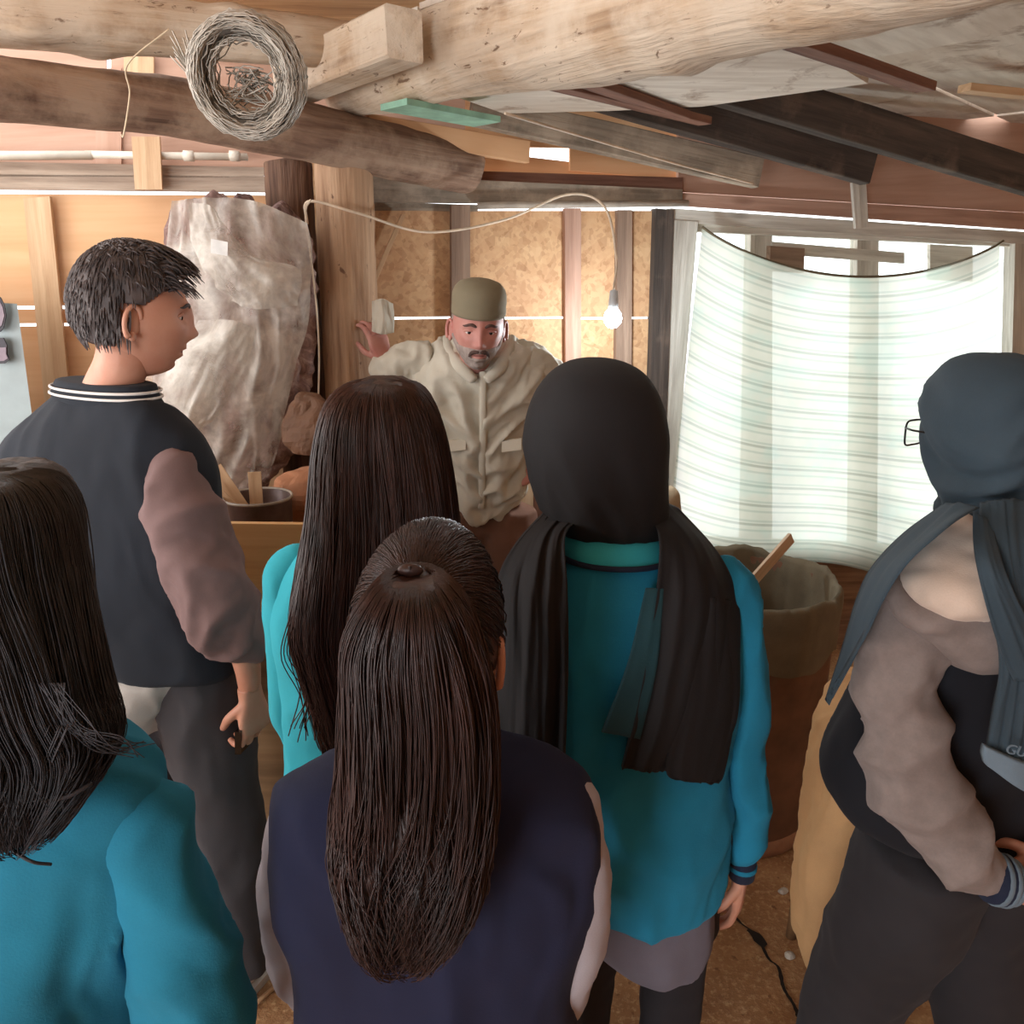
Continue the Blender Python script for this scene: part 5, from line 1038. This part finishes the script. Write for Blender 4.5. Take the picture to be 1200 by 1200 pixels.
link('cap', cm, 'cap', p7)
patch('hair', H, lambda p: (p.z+0.03)*30 if (p.y < 0.012 and p.z < 0.06 and not (abs(p.x) > 0.06 and -0.028 < p.y < 0.016 and p.z < 0.018)) else -1, 0.004, 'beard', p7, 5, 0.001)
Yc = Y7+0.13
coat = garment('coat', p7, [[row(528, 594, 396, Yc+0.03, 0.06), row(508, 618, 404, Yc+0.02, 0.08), row(490, 636, 418, Yc, 0.10), row(480, 640, 440, Yc, 0.115), row(484, 630, 470, Yc+0.01, 0.125), row(496, 622, 510, Yc+0.03, 0.13), row(510, 616, 550, Yc+0.06, 0.13), row(522, 616, 575, Yc+0.08, 0.13), row(532, 606, 594, Yc+0.09, 0.125), row(538, 594, 603, Yc+0.09, 0.11)]],
               voxel=0.008, mat='coat_beige', folds=lambda c, n: fold(0.045, 12, 12, 8, 77, True, 0.008, 20)(Vector((c.x+0.7*c.z*(1 if c.x < -0.1 else -1), c.y, c.z)), n))
garment('sleeve', p7, limbs=[[(506, 422, Yc, 22), (484, 424, Yc, 23), (466, 428, Yc, 22), (452, 432, Yc+0.01, 19), (449, 424, Yc+0.03, 15)]], voxel=0.007, mat='coat_beige', folds=fold(0.020, 16, 16, 16, 81, True, 0.003, 40))
garment('sleeve', p7, limbs=[[(614, 420, Yc, 22), (634, 432, Yc+0.01, 22), (656, 456, Yc+0.05, 19), (664, 478, Yc+0.08, 18), (652, 510, Yc+0.06, 17), (638, 540, Yc+0.04, 14)]], voxel=0.007, mat='coat_beige', folds=fold(0.018, 14, 14, 14, 91, True, 0.003, 40))
fr = [at(566, 436, Yc-0.125), at(566, 470, Yc-0.128), at(566, 510, Yc-0.108), at(565, 550, Yc-0.078), at(564, 596, Yc-0.042)]
link('placket', MB().tube(fr, 0.011, 8, 30, 0.4, (0, -1, 0)), 'coat_beige', coat)
cv = garment('coat_collar', p7, limbs=[[(524, 396, Yc+0.0, 6), (527, 412, Yc-0.06, 7), (540, 430, Yc-0.115, 8), (556, 446, Yc-0.135, 6)], [(600, 396, Yc+0.0, 6), (596, 412, Yc-0.06, 7), (586, 430, Yc-0.115, 8), (570, 446, Yc-0.135, 6)]], voxel=0.005, mat='coat_beige')
for x0_, x1_, y in ((521, 546, 523), (588, 611, 523)):
    a, b = at(x0_, y, Yc-0.10), at(x1_, y-3, Yc-0.105); link('pocket_flap', MB().obox((a+b)/2, (b-a)/2, Vector((0, 0.004, 0.001)), Vector((0, 0.006, 0.016))), 'coat_beige', coat, False)
legs(p7, hips, R(180), 'trouser_brown', 'shoe_dark', seed=33, r=(0.10, 0.08, 0.065))
rg = drape([[(436, 353, Y7+0.17), (448, 350, Y7+0.14), (460, 356, Y7+0.16)], [(436, 372, Y7+0.15), (450, 370, Y7+0.12), (462, 372, Y7+0.15)], [(436, 388, Y7+0.15), (448, 392, Y7+0.13), (461, 390, Y7+0.16)]], 20, 20, 0.012, 0.012, 5)
tag(link('rag', rg, 'coat_beige'), 'pale rag hanging on the post just above the hand of the man', 'rag')

# ---- person at the right, slate scarf, glasses, grey sleeves and hood
Y6 = 1.20
p6 = empty('person', (0.84, Y6, 0), 'person with glasses in slate headscarf and grey-sleeved hooded jacket at right edge', 'person')
hc = at(1170, 513, Y6); H = head_matrix(hc, R(32), R(-3), 0, 1.0); nb = at(1172, 630, Y6); hips = Vector((0.80, Y6+0.02, 0.72))
wr = at(1172, 1032, Y6-0.20); wr2 = at(1235, 1010, Y6-0.16)
make_body(p6, H, nb, [([nb+Vector((0, 0, -0.05)), nb*0.5+hips*0.5, hips], [0.05, 0.07, 0.08])],
          [([at(1080, 700, Y6-0.08), at(1066, 930, Y6-0.14), at(1160, 1026, Y6-0.18), wr], [0.036, 0.034, 0.026, 0.022]), ([at(1270, 700, Y6+0.05), at(1290, 900, Y6+0.02), at(1250, 1000, Y6-0.12), wr2], [0.036, 0.034, 0.026, 0.022])],
          [hand_mesh(hand_matrix(at(1186, 1036, Y6-0.20), (0.8, 0.1, -0.28), (0.1, 1, 0.2)), 0.5, -1, 0.88), hand_mesh(hand_matrix(wr2, (-0.9, -0.05, -0.45), (0, 1, 0.1)), 0.5, 1, 0.88)], 'skin')
face_parts(H, p6)
gls = MB()
def frame_pts(sd):
    return [H @ Vector((sd*(0.034+0.027*math.copysign(abs(math.cos(t))**0.5, math.cos(t))), 0.116-0.004*abs(math.cos(t)), -0.002+0.020*math.copysign(abs(math.sin(t))**0.5, math.sin(t)))) for t in np.linspace(0, 2*PI, 36)]
for sd in (-1, 1):
    gls.tube(frame_pts(sd), 0.0016, 6); gls.tube([H @ Vector((sd*0.061, 0.113, 0.008)), H @ Vector((sd*0.078, 0.09, 0.008)), H @ Vector((sd*0.080, -0.01, 0.004))], 0.0016, 6)
gls.tube([H @ Vector((-0.008, 0.115, 0.006)), H @ Vector((0, 0.119, 0.008)), H @ Vector((0.008, 0.115, 0.006))], 0.0016, 6)
g6 = link('glasses', gls, 'black_metal', p6)
for sd in (-1, 1): link('lens', MB().add(frame_pts(sd)[:-1], [tuple(range(35))]), 'lens', g6, False)
DX = 0.10
garment('jacket_body', p6, [[row(1118, 1222, 632, Y6-0.02, 0.07, DX), row(1092, 1250, 650, Y6-0.04, 0.09, DX), row(1056, 1285, 684, Y6-0.05, 0.11, DX), row(1036, 1300, 740, Y6-0.05, 0.13, DX), row(1016, 1300, 810, Y6-0.05, 0.135, DX), row(990, 1290, 855, Y6-0.05, 0.135, DX), row(977, 1278, 890, Y6-0.05, 0.135, DX), row(980, 1268, 915, Y6-0.05, 0.135, DX), row(1000, 1262, 940, Y6-0.05, 0.13, DX), row(1040, 1250, 958, Y6-0.05, 0.11, DX)]], mat='black_jacket', folds=fold(0.012, 7, 7, 4, 15, True, 0.002, 24))
garment('sleeve', p6, limbs=[[(1092, 680, Y6-0.07, 32), (1068, 715, Y6-0.10, 50), (1054, 780, Y6-0.12, 50), (1056, 850, Y6-0.14, 49), (1068, 910, Y6-0.15, 52), (1090, 955, Y6-0.17, 50), (1122, 992, Y6-0.19, 44), (1150, 1020, Y6-0.20, 36), (1162, 1030, Y6-0.20, 30)]], mat='grey_marl', folds=fold(0.032, 9, 9, 9, 83, True, 0.003, 36))
garment('sleeve', p6, limbs=[[(1262, 690, Y6+0.02, 30), (1288, 730, Y6+0.02, 46), (1296, 800, Y6, 46), (1296, 870, Y6, 46), (1285, 940, Y6-0.04, 46), (1262, 990, Y6-0.10, 38), (1244, 1004, Y6-0.14, 30)]], mat='grey_marl', folds=fold(0.016, 8, 8, 8, 93, True, 0.002, 36))
for a, b, c in (((1158, 1028), (1188, 1034), Y6-0.20), ((1250, 1002), (1230, 1012), Y6-0.15)):
    cf = link('cuff', MB().tube([at(*a, c), at((a[0]+b[0])/2, (a[1]+b[1])/2, c), at(*b, c)], [0.036, 0.038, 0.031], 20), 'navy_rib', p6)
    for t in (0.30, 0.58, 0.84):
        p = at(*a, c).lerp(at(*b, c), t); d = (at(*b, c)-at(*a, c)).normalized(); rr_ = (0.0375, 0.0375, 0.0335)[int(t*3)]; link('stripe', MB().lathe(p, [(rr_-0.002, -0.004), (rr_+0.0015, -0.003), (rr_+0.0015, 0.003), (rr_-0.002, 0.004)], 28, d), 'slate_band', cf)
hood = garment('hood', p6, [[row(1122, 1165, 612, Y6-0.07, 0.05), row(1092, 1190, 640, Y6-0.09, 0.075), row(1052, 1195, 684, Y6-0.11, 0.10), row(1046, 1190, 716, Y6-0.13, 0.095), row(1080, 1180, 748, Y6-0.135, 0.085), row(1110, 1170, 772, Y6-0.13, 0.06)]], [[(1042, 664, Y6-0.12, 10), (1048, 700, Y6-0.165, 16), (1074, 724, Y6-0.195, 18), (1116, 728, Y6-0.205, 18), (1160, 708, Y6-0.20, 16), (1190, 696, Y6-0.18, 14)]], mat='grey_marl', folds=fold(0.010, 8, 8, 6, 57, True, 0.003, 34))
me = remesh(loft([row(1128, 1150, 606, Y6-0.10, 0.04), row(1098, 1166, 632, Y6-0.13, 0.06), row(1060, 1170, 668, Y6-0.155, 0.075), row(1056, 1168, 696, Y6-0.165, 0.07), row(1080, 1150, 716, Y6-0.165, 0.05)], 24, 32), 0.008, 4)
displace(me, fold(0.010, 8, 8, 6, 67, True, 0.004, 40)); link('hood_lining', me, 'hood_lining', hood)
sc6 = garment('headscarf', p6, [[row(1170, 1182, 414, Y6-0.01, 0.01), row(1144, 1212, 418, Y6-0.01, 0.055), row(1120, 1235, 430, Y6-0.01, 0.09), row(1103, 1252, 454, Y6-0.015, 0.11), row(1094, 1260, 490, Y6-0.02, 0.115), row(1098, 1260, 530, Y6-0.025, 0.112), row(1108, 1256, 562, Y6-0.03, 0.105), row(1114, 1250, 584, Y6-0.03, 0.095), row(1112, 1248, 606, Y6-0.03, 0.095), row(1100, 1250, 620, Y6-0.03, 0.09)]], mat='slate_scarf', folds=lambda c, n: (0.5-min(1, 2.2*abs(noise.noise(Vector(((c.x-c.z)*13+1.5*noise.noise(c*6), (c.x+c.z)*3.0, 4.2))))))*0.032*min(1, max(0.12, (1.60-c.z)*6)))
link('scarf_tail', drape([[(1104, 594, Y6-0.10), (1122, 590, Y6-0.15), (1146, 594, Y6-0.18)], [(1058, 628, Y6-0.10), (1080, 630, Y6-0.17), (1112, 614, Y6-0.22)], [(1022, 668, Y6-0.10), (1040, 668, Y6-0.17), (1068, 652, Y6-0.23)], [(1004, 708, Y6-0.10), (1016, 712, Y6-0.16), (1038, 696, Y6-0.22)], [(988, 760, Y6-0.11), (1000, 764, Y6-0.15), (1016, 745, Y6-0.19)], [(968, 822, Y6-0.11), (972, 824, Y6-0.12), (980, 806, Y6-0.13)]], 16, 60, 0.008, 0.008, 4), 'slate_scarf', sc6)
tl = link('scarf_tail', drape([[(1150, 590, Y6-0.14), (1190, 586, Y6-0.15), (1240, 592, Y6-0.12)], [(1150, 640, Y6-0.20), (1195, 640, Y6-0.22), (1245, 640, Y6-0.18)], [(1160, 700, Y6-0.23), (1205, 700, Y6-0.25), (1250, 700, Y6-0.21)], [(1174, 770, Y6-0.24), (1215, 770, Y6-0.25), (1255, 770, Y6-0.22)], [(1166, 830, Y6-0.24), (1215, 835, Y6-0.25), (1260, 840, Y6-0.22)], [(1157, 884, Y6-0.24), (1205, 905, Y6-0.25), (1262, 915, Y6-0.22)]], 40, 60, 0.008, 0.012, 14, 9), 'slate_scarf', sc6)
link('hem_band', drape([[(1156, 876, Y6-0.253), (1205, 897, Y6-0.268), (1262, 908, Y6-0.238)], [(1154, 886, Y6-0.253), (1205, 910, Y6-0.268), (1263, 922, Y6-0.238)], [(1157, 898, Y6-0.253), (1206, 930, Y6-0.268), (1264, 942, Y6-0.238)]], 30, 12, 0.012, 0.002, 15, 4), 'slate_band', sc6)
fc = bpy.data.curves.new('lettering', 'FONT'); fc.body = 'GUA'; fc.size = 0.020; fc.extrude = 0.0008; fo = bpy.data.objects.new('tmp', fc); COL.objects.link(fo)
tm = bpy.data.meshes.new_from_object(fo.evaluated_get(bpy.context.evaluated_depsgraph_get())); bpy.data.objects.remove(fo)
tm.transform(Matrix.Translation(at(1177, 882, Y6-0.275)) @ Matrix.Rotation(R(12), 4, 'Y') @ Matrix.Rotation(PI/2, 4, 'X')); link('lettering', tm, 'slate_band', tl, False)
link('scarf_fold', drape([[(1142, 600, Y6-0.16), (1150, 604, Y6-0.17), (1160, 610, Y6-0.17)], [(1146, 660, Y6-0.24), (1162, 665, Y6-0.255), (1178, 670, Y6-0.255)], [(1166, 740, Y6-0.255), (1190, 735, Y6-0.27), (1205, 730, Y6-0.265)], [(1190, 800, Y6-0.255), (1215, 795, Y6-0.27), (1230, 780, Y6-0.265)]], 16, 40, 0.006, 0.006, 24, 5), 'slate_scarf', sc6)
legs(p6, hips, R(35), 'trouser_dark', 'shoe_dark', seed=44, foot_l=(0.665, Y6+0.06, 0), foot_r=(0.985, Y6-0.02, 0), r=(0.115, 0.095, 0.075))

# ---- sand coloured coat over a chair behind that person
cx = at(1000, 1000, 1.64).x; ch = empty('stool', (cx, 1.66, 0), 'low wooden stool under the sand coloured coat, only its legs showing', 'stool')
for sx in (-0.07, 0.09):
    for sy in (-0.08, 0.08): link('leg', MB().tube([(cx+sx*1.1, 1.66+sy*1.1, 0), (cx+sx, 1.66+sy, 0.45)], 0.014, 10), 'bench_body', ch)
link('seat', MB().box((cx+0.01, 1.66, 0.46), 0.20, 0.20, 0.025), 'bench_body', ch, False)
Y8 = 1.62
c8 = garment('coat', None, [[row(992, 1040, 794, Y8+0.18, 0.05), row(972, 1056, 818, Y8+0.12, 0.09), row(962, 1060, 850, Y8+0.06, 0.11), row(954, 1060, 900, Y8+0.02, 0.12), row(945, 1056, 950, Y8, 0.13), row(938, 1050, 1010, Y8-0.02, 0.13), row(930, 1040, 1070, Y8-0.02, 0.12), row(932, 1030, 1100, Y8-0.02, 0.11), row(942, 1010, 1128, Y8-0.02, 0.08)]], mat='coat_sand', folds=fold(0.024, 12, 12, 3, 37, True, 0.004, 30))
tag(c8, 'sand coloured coat draped over the stool between barrel and slate-scarfed person', 'coat')
